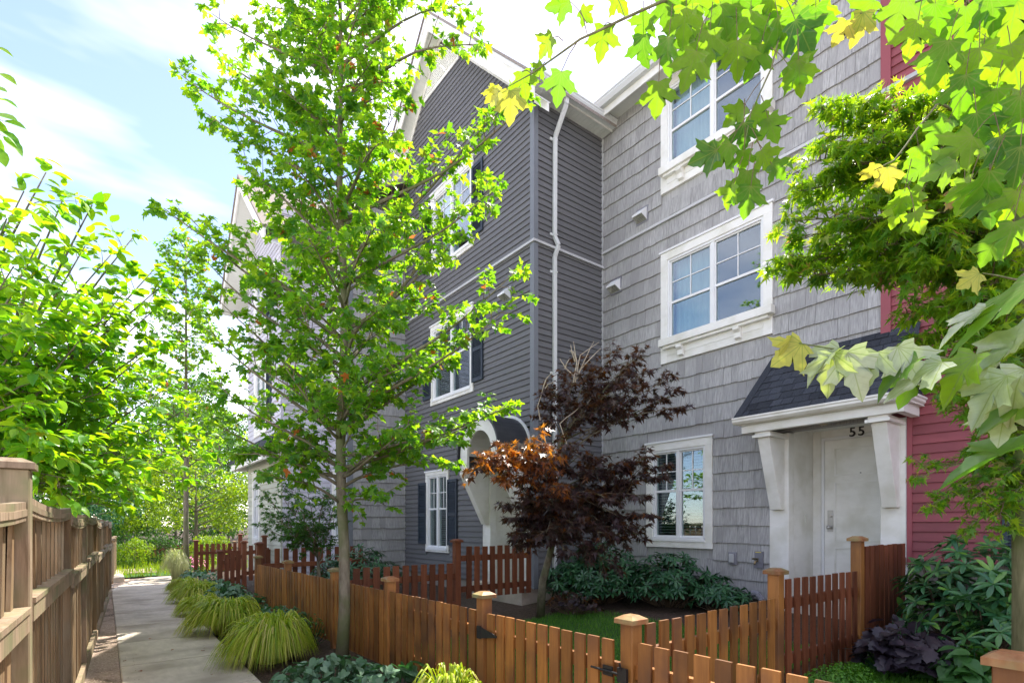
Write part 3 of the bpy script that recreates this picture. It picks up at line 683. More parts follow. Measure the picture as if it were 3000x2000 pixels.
def text_mesh(s, size, loc, rot, m, name, parent, ext=.006, shear=0):
    cu = bpy.data.curves.new(name, 'FONT'); cu.body = s; cu.size = size; cu.extrude = ext; cu.offset = .002; cu.shear = shear; cu.space_character = 1.05
    t = bpy.data.objects.new('tmp_text', cu); COL.objects.link(t); bpy.context.view_layer.update()
    me = bpy.data.meshes.new_from_object(t.evaluated_get(bpy.context.evaluated_depsgraph_get())); me.materials.clear(); me.materials.append(m)
    bpy.data.objects.remove(t); o = bpy.data.objects.new(name, me); o.matrix_basis = Matrix.Translation(loc) @ rot; finish(o, parent, (0, 0, 0)); return o
R55 = Matrix(((0, 0, -1, 0), (-1, 0, 0, 0), (0, 1, 0, 0), (0, 0, 0, 1)))
text_mesh('5', .17, (DX-.02, 3.03, Zg(1.155)), R55, M_BLACK, 'house_number', grey)
text_mesh('5', .17, (DX-.02, 2.925, Zg(1.155)), R55, M_BLACK, 'house_number', grey)
# canopy
cy0, cy1, cx = 1.99, 3.94, 6.60
k = MB(); k.box((6.74, 2.06, Zg(1.275)), (GX-.035, 3.87, Zg(1.29))); k.box((GX-.034, 2.441, Zg(1.27)), (DX+.07, 3.489, Zg(1.285))); k.build('porch_ceiling', M_SOFF, grey)
k = MB(); k.box((6.72, 2.06, Zg(1.185)), (6.80, 3.87, Zg(1.274))); k.box((6.801, 3.79, Zg(1.185)), (GX-.03, 3.87, Zg(1.274))); k.box((6.801, 2.06, Zg(1.185)), (GX-.03, 2.14, Zg(1.274))); k.build('frieze', M_WHITE, grey, bevel=.003)
k = MB(); k.box((6.70, 2.02, Zg(1.292)), (GX+.0, 3.91, Zg(1.305))); k.build('canopy_deck', M_WHITE, grey)
gutter(grey, (cx, cy0, Zg(1.385)), (cx, cy1, Zg(1.385)), (1, 0, 0), h=.085, w=.10, m=M_WHITE)
gutter(grey, (cx+.101, cy0, Zg(1.383)), (GX, cy0, Zg(1.383)), (0, 1, 0), h=.083, w=.08, m=M_WHITE)
gutter(grey, (cx+.101, cy1, Zg(1.383)), (GX, cy1, Zg(1.383)), (0, -1, 0), h=.083, w=.06, m=M_WHITE)
for yc in (3.615, 2.315):
    k = MB(); prof = [(GX-.035, Zg(1.115)), (6.80, Zg(1.115)), (6.80, Zg(1.08)), (GX-.125, Zg(.19)), (GX-.035, Zg(.19))]
    k.prism([Vector((x, yc-.075, z)) for x, z in prof], (0, .15, 0)); b = k.build('porch_bracket', M_WHITE, grey, bevel=.004)
    k = MB(); k.box((6.74, yc-.12, Zg(1.116)), (GX-.032, yc+.12, Zg(1.150))); k.box((6.77, yc-.10, Zg(1.151)), (GX-.032, yc+.10, Zg(1.184))); k.build('bracket_cap', M_WHITE, b)
# canopy roof, shingle tabs
p00, p01 = Vector((6.66, 2.03, Zg(1.375))), Vector((6.66, 3.90, Zg(1.375)))
p10, p11 = Vector((GX-.02, 2.10, Zg(2.22))), Vector((GX-.02, 3.66, Zg(2.22)))
k = MB(); k.add([p00, p01, p11, p10, (GX-.02, 2.03, Zg(1.375)), (GX-.02, 3.90, Zg(1.375))], [(0, 3, 2, 1), (0, 4, 3), (1, 2, 5), (0, 1, 5, 4), (4, 5, 2, 3)]); roof = k.build('porch_roof', M_ASPH, grey)
nc = 9; nrm = (p01-p00).cross(p10-p00).normalized(); nrm = nrm if nrm.z > 0 else -nrm
for i in range(nc):
    a0, a1 = p00.lerp(p10, i/nc), p01.lerp(p11, i/nc); b0, b1 = p00.lerp(p10, min(1, (i+1.08)/nc)), p01.lerp(p11, min(1, (i+1.08)/nc))
    t = 0; off = (i % 3)*.04
    xs_ = [0]+[min(1, max(0, (off+j*.085+random.uniform(-.012, .012)))) for j in range(1, 13)]+[1]
    xs_ = sorted(set(xs_))
    for s, e in zip(xs_[:-1], xs_[1:]):
        if e-s < .01: continue
        e2 = e-.003; lift = .010+random.choice([0, .003, .006])
        q = [a0.lerp(a1, s), a0.lerp(a1, e2), b0.lerp(b1, e2), b0.lerp(b1, s)]
        k = MB(); k.add([q[0]+nrm*.002, q[1]+nrm*.002, q[2]+nrm*.001, q[3]+nrm*.001, q[0]+nrm*lift, q[1]+nrm*lift, q[2]+nrm*.004, q[3]+nrm*.004], [(3,2,1,0),(4,5,6,7),(0,1,5,4),(1,2,6,5),(2,3,7,6),(3,0,4,7)])
        k.build('roof_shingle', M_ASPH, roof)
k = MB(); k.bar(p01+nrm*.012, p11+nrm*.012, .10, .012, up=nrm); k.build('hip_cap', M_ASPH, roof)
k = MB(); k.bar(p00+nrm*.012, p10+nrm*.012, .10, .012, up=nrm); k.build('hip_cap', M_ASPH, roof)
k = MB(); k.box((6.95, 2.93, Zg(1.262)), (7.02, 3.0, Zg(1.2745))); k.tube([(6.985, 2.965, Zg(1.262)), (6.985, 2.965, Zg(1.22))], .010, 8); k.tube([(6.90, 2.965, Zg(1.23)), (7.07, 2.965, Zg(1.23))], .012, 8); k.disc((6.985, 2.965, Zg(1.205)), (0, 0, 1), .045, .02, 14); k.build('porch_lamp', M_BRASS, grey)
# small wall fittings
k = MB(); k.box((GX-.05, 4.215, Zg(-.57)), (GX-.005, 4.335, Zg(-.395))); o = k.build('outlet_mount', M_SHPL, grey); k = MB(); k.box((GX-.085, 4.24, Zg(-.545)), (GX-.051, 4.315, Zg(-.42))); k.build('outlet_cover', M_GREYP, o, bevel=.01)
k = MB(); k.box((GX-.05, 3.825, Zg(-.60)), (GX-.005, 3.945, Zg(-.37))); o = k.build('tap_mount', M_SHPL, grey); k = MB(); k.tube([(GX-.05, 3.90, Zg(-.50)), (GX-.10, 3.90, Zg(-.50)), (GX-.13, 3.90, Zg(-.54))], .014, 8); k.tube([(GX-.11, 3.86, Zg(-.47)), (GX-.11, 3.94, Zg(-.47))], .012, 6); k.build('garden_tap', M_BRASS, o); box('tap_tag', (GX-.052, 3.85, Zg(-.385)), (GX-.0502, 3.93, Zg(-.378)), M_YEL, o)
k = MB(); pts = [Vector((7.05, 3.76, .52)), Vector((7.05, 3.78, .60)), Vector((7.06, 3.84, .66)), Vector((7.07, 3.92, .65)), Vector((7.07, 3.96, .55)), Vector((7.07, 3.96, .38))]
pts = [a.lerp(b, t) for a, b in zip(pts[:-1], pts[1:]) for t in (0, .17, .34, .5, .67, .84)]+[pts[-1]]
k.tube(pts, [.045 if i % 2 else .038 for i in range(len(pts))], 10)
k.build('drain_pipe', M_SHPL, label='corrugated grey drain elbow coming out of the ground beside the cedar post', cat='pipe')
# plants behind the window panes
def sill_plant(u, w, s, label):
    t = thing('window_plant', (GX+.10, u, w), label, 'plant', 'small plants inside the windows of the grey house')
    k = MB(); k.tube([(GX+.10, u, w), (GX+.10, u, w+.06)], [.03, .04], 8); k.build('pot', M_WHITE, t)
    n = 90; d = rng.normal(0, 1, (n, 3)); d /= np.linalg.norm(d, axis=1, keepdims=True); d[:, 2] = np.abs(d[:, 2])
    pos = np.array([GX+.095, u, w+.06])+d*s*rng.uniform(.2, 1, (n, 1))*[.5, 1, 1]
    foliage(t, pos, d+[0, 0, .2], rng.normal(0, 1, (n, 3)), np.full(n, .035), 'oval', G_HOSTA, n_single=0)
for u, s, lb in ((5.14, .09, 'leftmost small plant inside the middle window of the grey house'), (4.62, .10, 'small plant beside the centre bar inside the middle window of the grey house'), (4.17, .13, 'largest pale plant inside the right sash of the middle window of the grey house')):
    sill_plant(u, Zg(2.56+.17), s, lb)
for u, s, lb in ((5.14, .09, 'leftmost small plant inside the top window of the grey house'), (4.50, .12, 'larger plant beside the centre bar inside the top window of the grey house')):
    sill_plant(u, Zg(5.28+.17), s, lb)

# ---- charcoal gabled house
CX, CY0, CY1 = 5.64, 6.83, 12.87
char = thing('charcoal_house', (CX+3, 9.8, .4), 'charcoal gabled townhouse with navy shutters and arched white porch', 'house')
cf = Fr('X', CX); cs = Fr('Y', CY0)
PK = 9.85; SL = 1.03; EZ = Zg(6.92); PKW = Zg(10.02)
def gclip(z):
    if z <= Zg(6.9): return (CY0, CY1)
    h = (PKW-z)/SL; return (PK-h, PK+h)
cb = Zg(4.60)
wt = (8.60, 10.24, Zg(5.24), Zg(6.93)); wm = (8.60, 10.24, Zg(2.50), Zg(4.15)); wl = (9.50, 10.46, Zg(-.58), Zg(1.10))
porc = (6.91, 8.15, .4, Zg(1.62))
cops = [wt, wm, wl, porc]
clad(char, 'X', CX, CY0+.03, CY1, Zg(-1.05), cb-.02, cops, 'lap', .1016, M_DARK)
clad(char, 'X', CX, CY0+.03, CY1, cb+.03, Zg(9.98), cops, 'lap', .1016, M_DARK, clip=gclip)
clad(char, 'Y', CY0, CX+.03, GX-.01, Zg(-1.05), cb-.02, [], 'lap', .1016, M_DARK)
clad(char, 'Y', CY0, CX+.03, GX-.01, cb+.03, Zg(6.92), [], 'lap', .1016, M_DARK)
k = MB(); k.box((CX-.035, CY0-.035, Zg(-1.05)), (CX+.055, CY0+.07, cb-.024)); k.build('corner_board', M_DTRIM, char)
k = MB(); k.box((CX-.035, CY0-.035, cb+.028), (CX+.055, CY0+.07, Zg(6.92))); k.build('corner_board', M_DTRIM, char)
k = MB(); k.box((CX-.06, CY0-.06, cb-.023), (CX+.0, 11.5, cb+.016)); k.box((CX+.001, CY0-.06, cb-.023), (GX-.03, CY0-.0, cb+.016)); k.build('band_flashing', M_GREYP2, char)
k = MB(); k.box((CX+.02, CY0+.02, .1), (CX+.3, 12.8, Zg(-1.06))); k.box((CX+.02, CY0+.02, .1), (GX, CY0+.3, Zg(-1.06))); k.build('foundation', M_FOUND, char)
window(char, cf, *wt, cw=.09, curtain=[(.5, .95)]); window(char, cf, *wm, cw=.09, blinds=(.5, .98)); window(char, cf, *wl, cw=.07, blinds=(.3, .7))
for w, ww in ((wt, .36), (wm, .36), (wl, .36)):
    shutter(char, cf, w[0]-.33, w[0]+.035, w[2]+.16, w[3]-.20); shutter(char, cf, w[1]-.035, w[1]+.33, w[2]+.16, w[3]-.20)
vent(char, cf, onX(1490, 830, CX).y, Zg(3.95)); vent(char, cf, onX(1215, 885, CX).y, Zg(5.0))
# rake boards, soffit, roof
def zr(y): return Zg(7.02)+0*y if False else (PKW+.36)-SL*abs(y-PK)
FX = 5.32
for sgn, ye in ((-1, 6.46), (1, 13.2)):
    a = Vector((FX, PK, zr(PK))); b = Vector((FX, ye, zr(ye)))
    k = MB(); k.prism([a, b, b-Vector((0, 0, .36)), a-Vector((0, 0, .36))], (.03, 0, 0)); k.build('rake_board', M_WHITE, char)
    k = MB(); k.prism([a+Vector((-.025, 0, .015)), b+Vector((-.025, 0, .015)), b-Vector((.025, 0, .075)), a-Vector((.025, 0, .075))], (.024, 0, 0)); k.build('rake_trim', M_WSH, char)
    k = MB(); o1 = Vector((.03, 0, -.25)); k.prism([a+o1, b+o1, b+o1-Vector((0, 0, .02)), a+o1-Vector((0, 0, .02))], (CX-FX-.01, 0, 0)); k.build('rake_soffit', M_SOFF, char)
    k = MB(); o1 = Vector((.285, 0, -.275)); k.prism([a+o1, b+o1, b+o1-Vector((0, 0, .14)), a+o1-Vector((0, 0, .14))], (.03, 0, 0)); k.build('rake_frieze', M_WHITE, char)
    k = MB(); o1 = Vector((-.05, 0, .02)); k.prism([a+o1, b+o1, b+o1+Vector((0, 0, .05)), a+o1+Vector((0, 0, .05))], (7.5, 0, 0)); k.build('roof', M_BROOF, char)
# gable vent panel
k = MB(); gz = Zg(9.50)
k.prism([(CX-.03, PK, gz+.42), (CX-.03, PK-.72, gz-.32), (CX-.03, PK-.72, gz-.38), (CX-.03, PK+.72, gz-.38), (CX-.03, PK+.72, gz-.32)], (.02, 0, 0)); gv = k.build('gable_vent', M_WHITE, char)
k = MB()
for i in range(14):
    z = gz-.30+i*.05; h = .72*(1-(z-gz+.32)/.76)-.05
    if h > .04: k.box((CX-.045, PK-h, z), (CX-.031, PK+h, z+.014))
k.build('vent_louvre', M_SOFF, gv)
# side eave
k = MB(); k.box((FX+.05, 6.58, Zg(6.92)), (GX-.02, CY0+.02, Zg(6.935))); so_ = k.build('soffit', M_SOFF, char)
k = MB()
for i in range(24): k.box((FX+.10+i*.08, 6.59, Zg(6.914)), (FX+.112+i*.08, CY0-.01, Zg(6.9195)))
k.build('soffit_groove', M_SOFF, so_)
k = MB(); k.box((FX, 6.56, Zg(6.90)), (GX-.03, 6.58, Zg(7.05))); k.build('fascia', M_WHITE, char)
gutter(char, (FX-.02, 6.44, Zg(7.05)), (GX-.01, 6.44, Zg(7.05)), (0, 1, 0))
# downspout
k = MB(); dx = 6.04; w_, d_ = .07, .055
def dsp(pts):
    for a, b in zip(pts[:-1], pts[1:]): k.bar(a, b, w_, d_, up=(0, 1, 0))
dsp([(dx+.02, 6.50, Zg(6.95)), (dx+.02, 6.52, Zg(6.83)), (dx, 6.77, Zg(6.43)), (dx, 6.78, Zg(4.78)), (dx+.04, 6.73, Zg(4.63)), (dx, 6.78, Zg(4.45)), (dx, 6.78, .5)])
ds = k.build('downspout', M_ALUM, char, bevel=.008)
for z in (Zg(6.38), Zg(4.80), Zg(4.18), Zg(2.5), Zg(.9)):
    k = MB(); k.box((dx-.04, 6.745, z), (dx+.04, 6.752, z+.02)); k.box((dx-.085, 6.79, z-.01), (dx-.038, 6.808, z+.03)); k.build('strap', M_ALUM, ds)
# arched porch
ac, ar = 7.53, .62; spz = Zg(1.20); afx = 5.02; lwz = Zg(.92)
k = MB(); k.box((CX-.03, 8.04, .45), (CX+.10, 8.28, spz)); k.build('porch_post', M_WHITE, char, bevel=.005)
k = MB(); k.box((CX-.03, 6.885, .45), (CX+.10, 7.08, spz)); k.build('porch_post', M_WHITE, char, bevel=.005)
k = MB(); k.box((CX+.101, 8.041, .45), (CX+.75, 8.15, spz+.7)); k.box((CX+.101, 6.98, .45), (CX+.75, 7.079, spz+.7)); k.box((CX+.751, 6.95, .45), (CX+.85, 8.2, spz+.7)); k.build('alcove_wall', M_WHITE, char)
k = MB(); k.box((CX+.70, 7.12, .62), (CX+.745, 7.98, Zg(1.1))); k.build('door', M_WHITE, char)
def arc(cx_, r, n=22, a0=0, a1=math.pi): return [(ac+r*math.cos(a0+(a1-a0)*i/n), spz+r*math.sin(a0+(a1-a0)*i/n)) for i in range(n+1)]
k = MB(); O = arc(0, ar-.045); I = arc(0, ar-.26)
for i in range(len(O)-1):
    k.prism([Vector((afx, *O[i])), Vector((afx, *O[i+1])), Vector((afx, *I[i+1])), Vector((afx, *I[i]))], (.045, 0, 0))
k.build('arch_ring', M_WHITE, char)
k = MB(); O = arc(0, ar); I = arc(0, ar-.03)
for i in range(len(O)-1):
    k.prism([Vector((afx-.05, *O[i])), Vector((afx-.05, *O[i+1])), Vector((afx-.05, *I[i+1])), Vector((afx-.05, *I[i]))], (CX-afx+.05, 0, 0))
k.build('canopy_barrel', M_MET, char)
k = MB(); O = arc(0, ar-.031); I = arc(0, ar-.042)
for i in range(len(O)-1):
    k.prism([Vector((afx+.046, *O[i])), Vector((afx+.046, *O[i+1])), Vector((afx+.046, *I[i+1])), Vector((afx+.046, *I[i]))], (CX-afx+.4, 0, 0))
k.build('vault_lining', M_SOFF, char)
k = MB(); O = arc(0, ar+.045); I = arc(0, ar+.001)
for i in range(len(O)-1):
    k.prism([Vector((CX-.04, *O[i])), Vector((CX-.04, *O[i+1])), Vector((CX-.04, *I[i+1])), Vector((CX-.04, *I[i]))], (.03, 0, 0))
k.build('arch_flashing', M_WSH, char)
for yc in (8.14, 6.975):
    k = MB(); prof = [(CX-.035, lwz-.002), (afx+.05, lwz-.002), (afx+.05, lwz-.05), (CX-.11, Zg(0.0)), (CX-.035, Zg(0.0))]
    k.prism([Vector((x, yc-.07, z)) for x, z in prof], (0, .14, 0)); k.build('porch_bracket', M_WHITE, char, bevel=.004)
k = MB(); k.box((afx-.05, ac+ar-.03, lwz), (CX-.03, ac+ar, spz-.001)); k.build('canopy_side', M_MET, char)
k = MB(); k.box((afx-.05, ac-ar, lwz), (CX-.03, ac-ar+.03, spz-.001)); k.build('canopy_side', M_MET, char)
for sg in (-1, 1):
    k = MB(); k.box((afx, ac+sg*(ar-.045), lwz), (afx+.045, ac+sg*(ar-.26), spz-.001)); k.build('arch_leg', M_WHITE, char)
k = MB(); k.box((CX-.25, 6.84, .20), (CX+.75, 8.32, .56)); k.build('porch_floor', M_CONC, char)
k = MB(); k.box((GX+.0, 2.45, .40), (DX+.1, 3.48, .60)); k.build('porch_floor', M_CONC, grey)
box('house_body', (CX+1.2, CY0+.5, .3), (13, 12.8, Zg(7)), M_DKIN, char)

# ---- red house at right
redh = thing('red_house', (GX+3, -1, .46), 'red clapboard townhouse with dark shutters beyond the numbered porch', 'house')
rf = Fr('X', GX); rw = (-.35, .95, Zg(-.42), Zg(.85)); RB = Zg(4.97); rw2 = (-1.6, -.1, Zg(2.6), Zg(4.3)); rw3 = (-1.6, -.1, Zg(5.4), Zg(7.0))
rops = [(2.05, 2.44, .3, Zg(2.0))]
clad(redh, 'X', GX, -4.0, 2.33, Zg(-.40), RB-.02, [(2.18, 2.5, .3, Zg(1.2)), rw, rw2], 'lap', .107, M_RED)
clad(redh, 'X', GX, -4.0, 2.33, RB+.03, Zg(7.15), [rw3], 'lap', .107, M_RED)
k = MB(); rf.box(k, 2.331, 2.43, -.01, .045, Zg(2.13), RB-.022); rf.box(k, 2.331, 2.43, -.01, .045, RB+.028, Zg(7.15)); rf.box(k, 2.13, 2.178, -.01, .035, Zg(-.45), Zg(1.25)); k.build('corner_board', M_REDT, redh)
k = MB(); rf.box(k, -4, 2.45, 0, .055, RB-.021, RB+.027); k.build('band_flashing', M_GREYP2, redh)
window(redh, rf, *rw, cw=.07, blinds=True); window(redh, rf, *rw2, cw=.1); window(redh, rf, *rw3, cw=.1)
for w in (rw,): shutter(redh, rf, w[1]+.0, w[1]+.42, w[2]+.0, w[3]-.1); shutter(redh, rf, w[0]-.42, w[0], w[2], w[3]-.1)
box('foundation', (GX+.02, -4, .2), (GX+.4, 2.15, Zg(-.402)), M_FOUND, redh)
k = MB(); k.prism([(6.80, -5, Zg(7.20)), (11.5, -5, Zg(10.0)), (11.5, -5, Zg(10.15)), (6.80, -5, Zg(7.26))], (0, 6.39, 0)); k.build('roof', M_BROOF, redh)
gutter(redh, (6.755, -5, Zg(7.22)), (6.755, 1.39, Zg(7.22)), (1, 0, 0))
box('soffit', (6.88, -5, Zg(7.08)), (GX+.01, 1.49, Zg(7.10)), M_SOFF, redh)
box('house_body', (GX+.7, -4, .3), (13, 1.9, Zg(7)), M_DKIN, redh)
k = MB(); rf.box(k, 2.182, 2.186, -.02, .036, Zg(-.8), Zg(1.2)); k.build('edge_trim', M_WSH, redh)

# ---- pale house further along
pale = thing('pale_house', (7, 15.5, .3), 'pale lavender and beige townhouse half hidden behind the maple', 'house')
PX, PY = 4.28, 11.5
pf = Fr('X', PX); ps = Fr('Y', PY)
clad(pale, 'Y', PY, PX+.10, CX-.01, Zg(-1.1), Zg(6.85), [], 'shake', .254, M_SHAKE, limit=200, wallname='side_wall')
k = MB(); k.box((PX-.03, PY-.035, Zg(-1.1)), (PX+.10, PY+.06, Zg(6.85))); k.build('corner_board', M_DTRIM, pale)
pw = [(11.7, 12.4, Zg(-.45), Zg(1.2)), (11.7, 12.4, Zg(2.5), Zg(4.2)), (11.7, 12.4, Zg(5.2), Zg(6.8))]
clad(pale, 'X', PX, PY+.07, 12.6, Zg(-1.1), Zg(6.85), pw, 'lap', .20, M_LAV, wallname='front_wall')
for w in pw: window(pale, pf, *w, cw=.11)
# projecting gabled bay
BX = 3.20; by0, by1 = 12.6, 15.9; bf = Fr('X', BX); bpk = (by0+by1)/2
bw = [(14.5, 15.3, Zg(-.5), Zg(1.3)), (13.8, 15.1, Zg(2.2), Zg(4.1)), (13.8, 15.1, Zg(4.7), Zg(6.2))]
def bclip(z):
    if z <= Zg(6.4): return (by0, by1)
    h = (Zg(7.9)-z)/.9; return (bpk-h, bpk+h)
clad(pale, 'X', BX, by0, by1, Zg(-1.2), Zg(1.9), [bw[0]], 'lap', .12, M_BEIGE, wallname='bay_wall')
clad(pale, 'X', BX, by0, by1, Zg(1.95), Zg(7.8), bw[1:], 'lap', .12, M_DARK if False else M_LAV, clip=bclip, wallname='bay_wall')
clad(pale, 'Y', by0, BX+.02, PX, Zg(-1.2), Zg(6.9), [], 'lap', .12, M_LAV, wallname='bay_side_wall')
for w in bw: window(pale, bf, *w, cw=.13)
shutter(pale, bf, bw[1][0]-.42, bw[1][0]-.01, bw[1][2]+.1, bw[1][3]-.1)
shutter(pale, bf, bw[2][0]-.42, bw[2][0]-.01, bw[2][2]+.1, bw[2][3]-.1)
for sgn in (-1, 1):
    a = Vector((BX-.55, bpk, Zg(8.25))); b = Vector((BX-.55, bpk+sgn*2.45, Zg(6.0)))
    k = MB(); k.prism([a, b, b-Vector((0, 0, .28)), a-Vector((0, 0, .28))], (.04, 0, 0)); k.build('rake_board', M_WHITE, pale)
    o1 = Vector((.045, 0, -.24)); k = MB(); k.prism([a+o1, b+o1, b+o1-Vector((0, 0, .02)), a+o1-Vector((0, 0, .02))], (.62, 0, 0)); k.build('rake_soffit', M_SOFF, pale)
    o1 = Vector((-.03, 0, .01)); k = MB(); k.prism([a+o1, b+o1, b+o1+Vector((0, 0, .06)), a+o1+Vector((0, 0, .06))], (7, 0, 0)); k.build('roof', M_BROOF, pale)
k = MB(); k.prism([(PX-.3, PY-.2, Zg(6.85)), (9, PY-.2, Zg(9.7)), (9, PY-.2, Zg(9.85)), (PX-.3, PY-.2, Zg(6.95))], (0, 4.6, 0)); k.build('roof', M_BROOF, pale)
gutter(pale, (PX-.40, PY-.2, Zg(6.98)), (PX-.40, PY+3.9, Zg(6.98)), (1, 0, 0))
# dormer with shingle courses, seen above the maple's lower limbs
dp = onX(709, 628, 3.3)
dm = MB(); dy0 = dp.y; rz0 = dp.z
dm.add([(3.3, dy0+1.3, rz0-1.9), (3.3, dy0, rz0), (3.3, dy0-1.3, rz0-1.9), (9, dy0+1.3, rz0-1.9), (9, dy0, rz0), (9, dy0-1.3, rz0-1.9)], [(0, 1, 2), (5, 4, 3), (0, 3, 4, 1), (1, 4, 5, 2), (0, 2, 5, 3)])
dorm = dm.build('dormer', M_BROOF, pale)
for i in range(12):
    t0 = i/12; k = MB(); a = Vector((3.26, dy0-1.3*t0, rz0-1.9*t0)); b = Vector((3.26, dy0-1.3*(t0+1/12), rz0-1.9*(t0+1/12))); nn = Vector((0, -1.9, 1.3)).normalized()
    if nn.z < 0: nn = -nn
    k.add([a+nn*.005, b+nn*.005, b+nn*.045, a+nn*.012]+[p+Vector((3.5, 0, 0)) for p in (a+nn*.005, b+nn*.005, b+nn*.045, a+nn*.012)], [(0,1,2,3),(7,6,5,4),(3,2,6,7),(2,1,5,6),(0,3,7,4),(1,0,4,5)]); k.build('shingle_course', M_BROOF, dorm)
for sg in (-1, 1):
    k = MB(); a = Vector((3.22, dy0, rz0+.02)); b = Vector((3.22, dy0+sg*1.34, rz0-1.94)); k.prism([a, b, b-Vector((0, 0, .26)), a-Vector((0, 0, .26))], (.04, 0, 0)); k.build('dormer_rake', M_WHITE, dorm)
# porch roof of the bay
k = MB(); k.prism([(2.75, 12.5, Zg(1.55)), (BX, 12.5, Zg(2.05)), (BX, 12.5, Zg(2.11)), (2.75, 12.5, Zg(1.63))], (0, 3.5, 0)); k.build('porch_roof', M_ASPH, pale)
k = MB(); k.box((2.78, 12.55, Zg(1.40)), (2.86, 15.95, Zg(1.54))); k.box((2.861, 12.55, Zg(1.40)), (BX-.03, 12.63, Zg(1.54))); k.box((2.861, 15.87, Zg(1.40)), (BX-.03, 15.95, Zg(1.54))); k.build('porch_frame', M_WHITE, pale)
box('house_body', (PX+1.3, 13, .3), (10, 15.85, Zg(6.7)), M_LAV, pale)
box('foundation', (PX+.02, PY+.02, .0), (PX+.3, 12.6, Zg(-1.102)), M_FOUND, pale)

# ------------------------------------------------------------------ picket fences
def cap(parent, x, y, z, s, m):
    k = MB(); h = s/2
    k.box((x-h, y-h, z), (x+h, y+h, z+.028))
    t = .028; i = h*.45
    k.add([(x-h, y-h, z+t), (x+h, y-h, z+t), (x+h, y+h, z+t), (x-h, y+h, z+t), (x-i, y-i, z+t+.022), (x+i, y-i, z+t+.022), (x+i, y+i, z+t+.022), (x-i, y+i, z+t+.022)], [(0,1,5,4),(1,2,6,5),(2,3,7,6),(3,0,4,7),(4,5,6,7)])
    return k.build('post_cap', m, parent)
PK_M = {}
def picket_mesh(m, h, w=.089):
    key = (m.name, round(h, 2), w)
    if key not in PK_M:
        k = MB(); c = .0025
        k.prism([(-w/2, -.009, 0), (w/2, -.009, 0), (w/2, -.009, h-c), (w/2-c, -.009, h), (-w/2+c, -.009, h), (-w/2, -.009, h-c)], (0, .018, 0))
        me = k.mesh('picket'); me.materials.append(m); PK_M[key] = me
    return PK_M[key]
def fence_post(f, x, y, zt, m, capm, w=.092, zb=None):
    zb = ground_z(x)-.05 if zb is None else zb
    k = MB(); k.box((x-w/2, y-w/2, zb), (x+w/2, y+w/2, zt)); p = k.build('post', m, f, bevel=.004); cap(p, x, y, zt+.0005, w*1.55, capm)
def run(f, a, b, zta, ztb, h, m, pitch=.13, side=1, rails=(.16, .62), w=.089, skip0=.07, skip1=.07, follow=True):
    """pickets and rails from a to b (2D). side=+1: pickets on the left of a->b"""
    a2, b2 = Vector(a), Vector(b); L_ = (b2-a2).length; d = (b2-a2)/L_; nn = Vector((-d.y, d.x))*side
    n = max(1, round((L_-skip0-skip1)/pitch)); ang = math.atan2(d.y, d.x)
    me = picket_mesh(m, h, w)
    for i in range(n):
        s = skip0+(L_-skip0-skip1)*(i+.5)/n; p = a2+d*s+nn*.031; z = zta+(ztb-zta)*s/L_+random.uniform(-.004, .004)
        o = bpy.data.objects.new('picket', me); o.matrix_basis = Matrix.Translation((p.x, p.y, z-h)) @ Matrix.Rotation(ang+random.uniform(-.025, .025), 4, 'Z') @ Matrix.Rotation(random.uniform(-.006, .006), 4, 'Y'); finish(o, f)
    for r in rails:
        k = MB(); p = a2; q = b2
        k.bar((p.x, p.y, zta-r), (q.x, q.y, ztb-r), .038, .085); k.build('rail', m, f)
FXY = lambda y: 2.62-.04*y
ZT = Zg(-.69)
front = thing('picket_fence', (2.4, 5, .1), 'long orange-brown cedar picket fence along the planted border', 'fence')
yp = [.47, 2.16, 3.63, 5.27, 6.75, 8.6, 10.25]
posts = [(FXY(y), y) for y in yp]
for (x, y) in posts: fence_post(front, x, y, ZT+(.185 if y < 1 else .10), M_CEDAR, M_CAP)
fence_post(front, FXY(-1.2), -1.2, ZT+.1, M_CEDAR, M_CAP)
for i in range(len(yp)-1):
    if i == 1: continue
    run(front, posts[i], posts[i+1], ZT, ZT, .78, M_CEDAR, pitch=.122, side=1, rails=(.18, .62), skip0=.06, skip1=.06)
run(front, (FXY(-1.2), -1.2), posts[0], ZT, ZT, .78, M_CEDAR, pitch=.122, side=1, rails=(.18, .62))
gate = thing('garden_gate', (FXY(2.9), 2.9, .15), 'cedar picket gate with black latch, open gap to the orange-brown fence', 'gate')
run(gate, (FXY(2.24), 2.24), (FXY(3.57), 3.57), ZT-.012, ZT-.012, .76, M_CEDAR, pitch=.122, side=1, rails=(.18, .60), skip0=.01, skip1=.01)
gate['label'] = 'cedar picket garden gate with black latch and strap hinge'
hx = FXY(3.6)-.055
k = MB(); z = ZT-.17; k.add([(hx, 3.60, z-.045), (hx, 3.60, z+.045), (hx-.006, 3.60, z+.045), (hx-.006, 3.60, z-.045), (hx, 3.38, z-.008), (hx, 3.38, z+.008), (hx-.006, 3.38, z+.008), (hx-.006, 3.38, z-.008)], [(0,1,2,3),(4,7,6,5),(0,4,5,1),(2,6,7,3),(1,5,6,2),(0,3,7,4)]); k.box((hx-.008, 3.60, z-.05), (hx-.001, 3.65, z+.05)); k.build('hinge', M_BLACK, gate)
lx = FXY(2.2)-.06
k = MB(); z = ZT-.20; k.box((lx-.004, 2.25, z-.03), (lx+.004, 2.33, z+.03)); k.tube([(lx-.012, 2.16, z), (lx-.012, 2.42, z)], .007, 8); k.box((lx-.018, 2.13, z-.045), (lx, 2.20, z+.04)); k.tube([(lx-.014, 2.17, z+.03), (lx-.03, 2.17, z+.07)], .006, 8); k.build('latch', M_BLACK, gate)
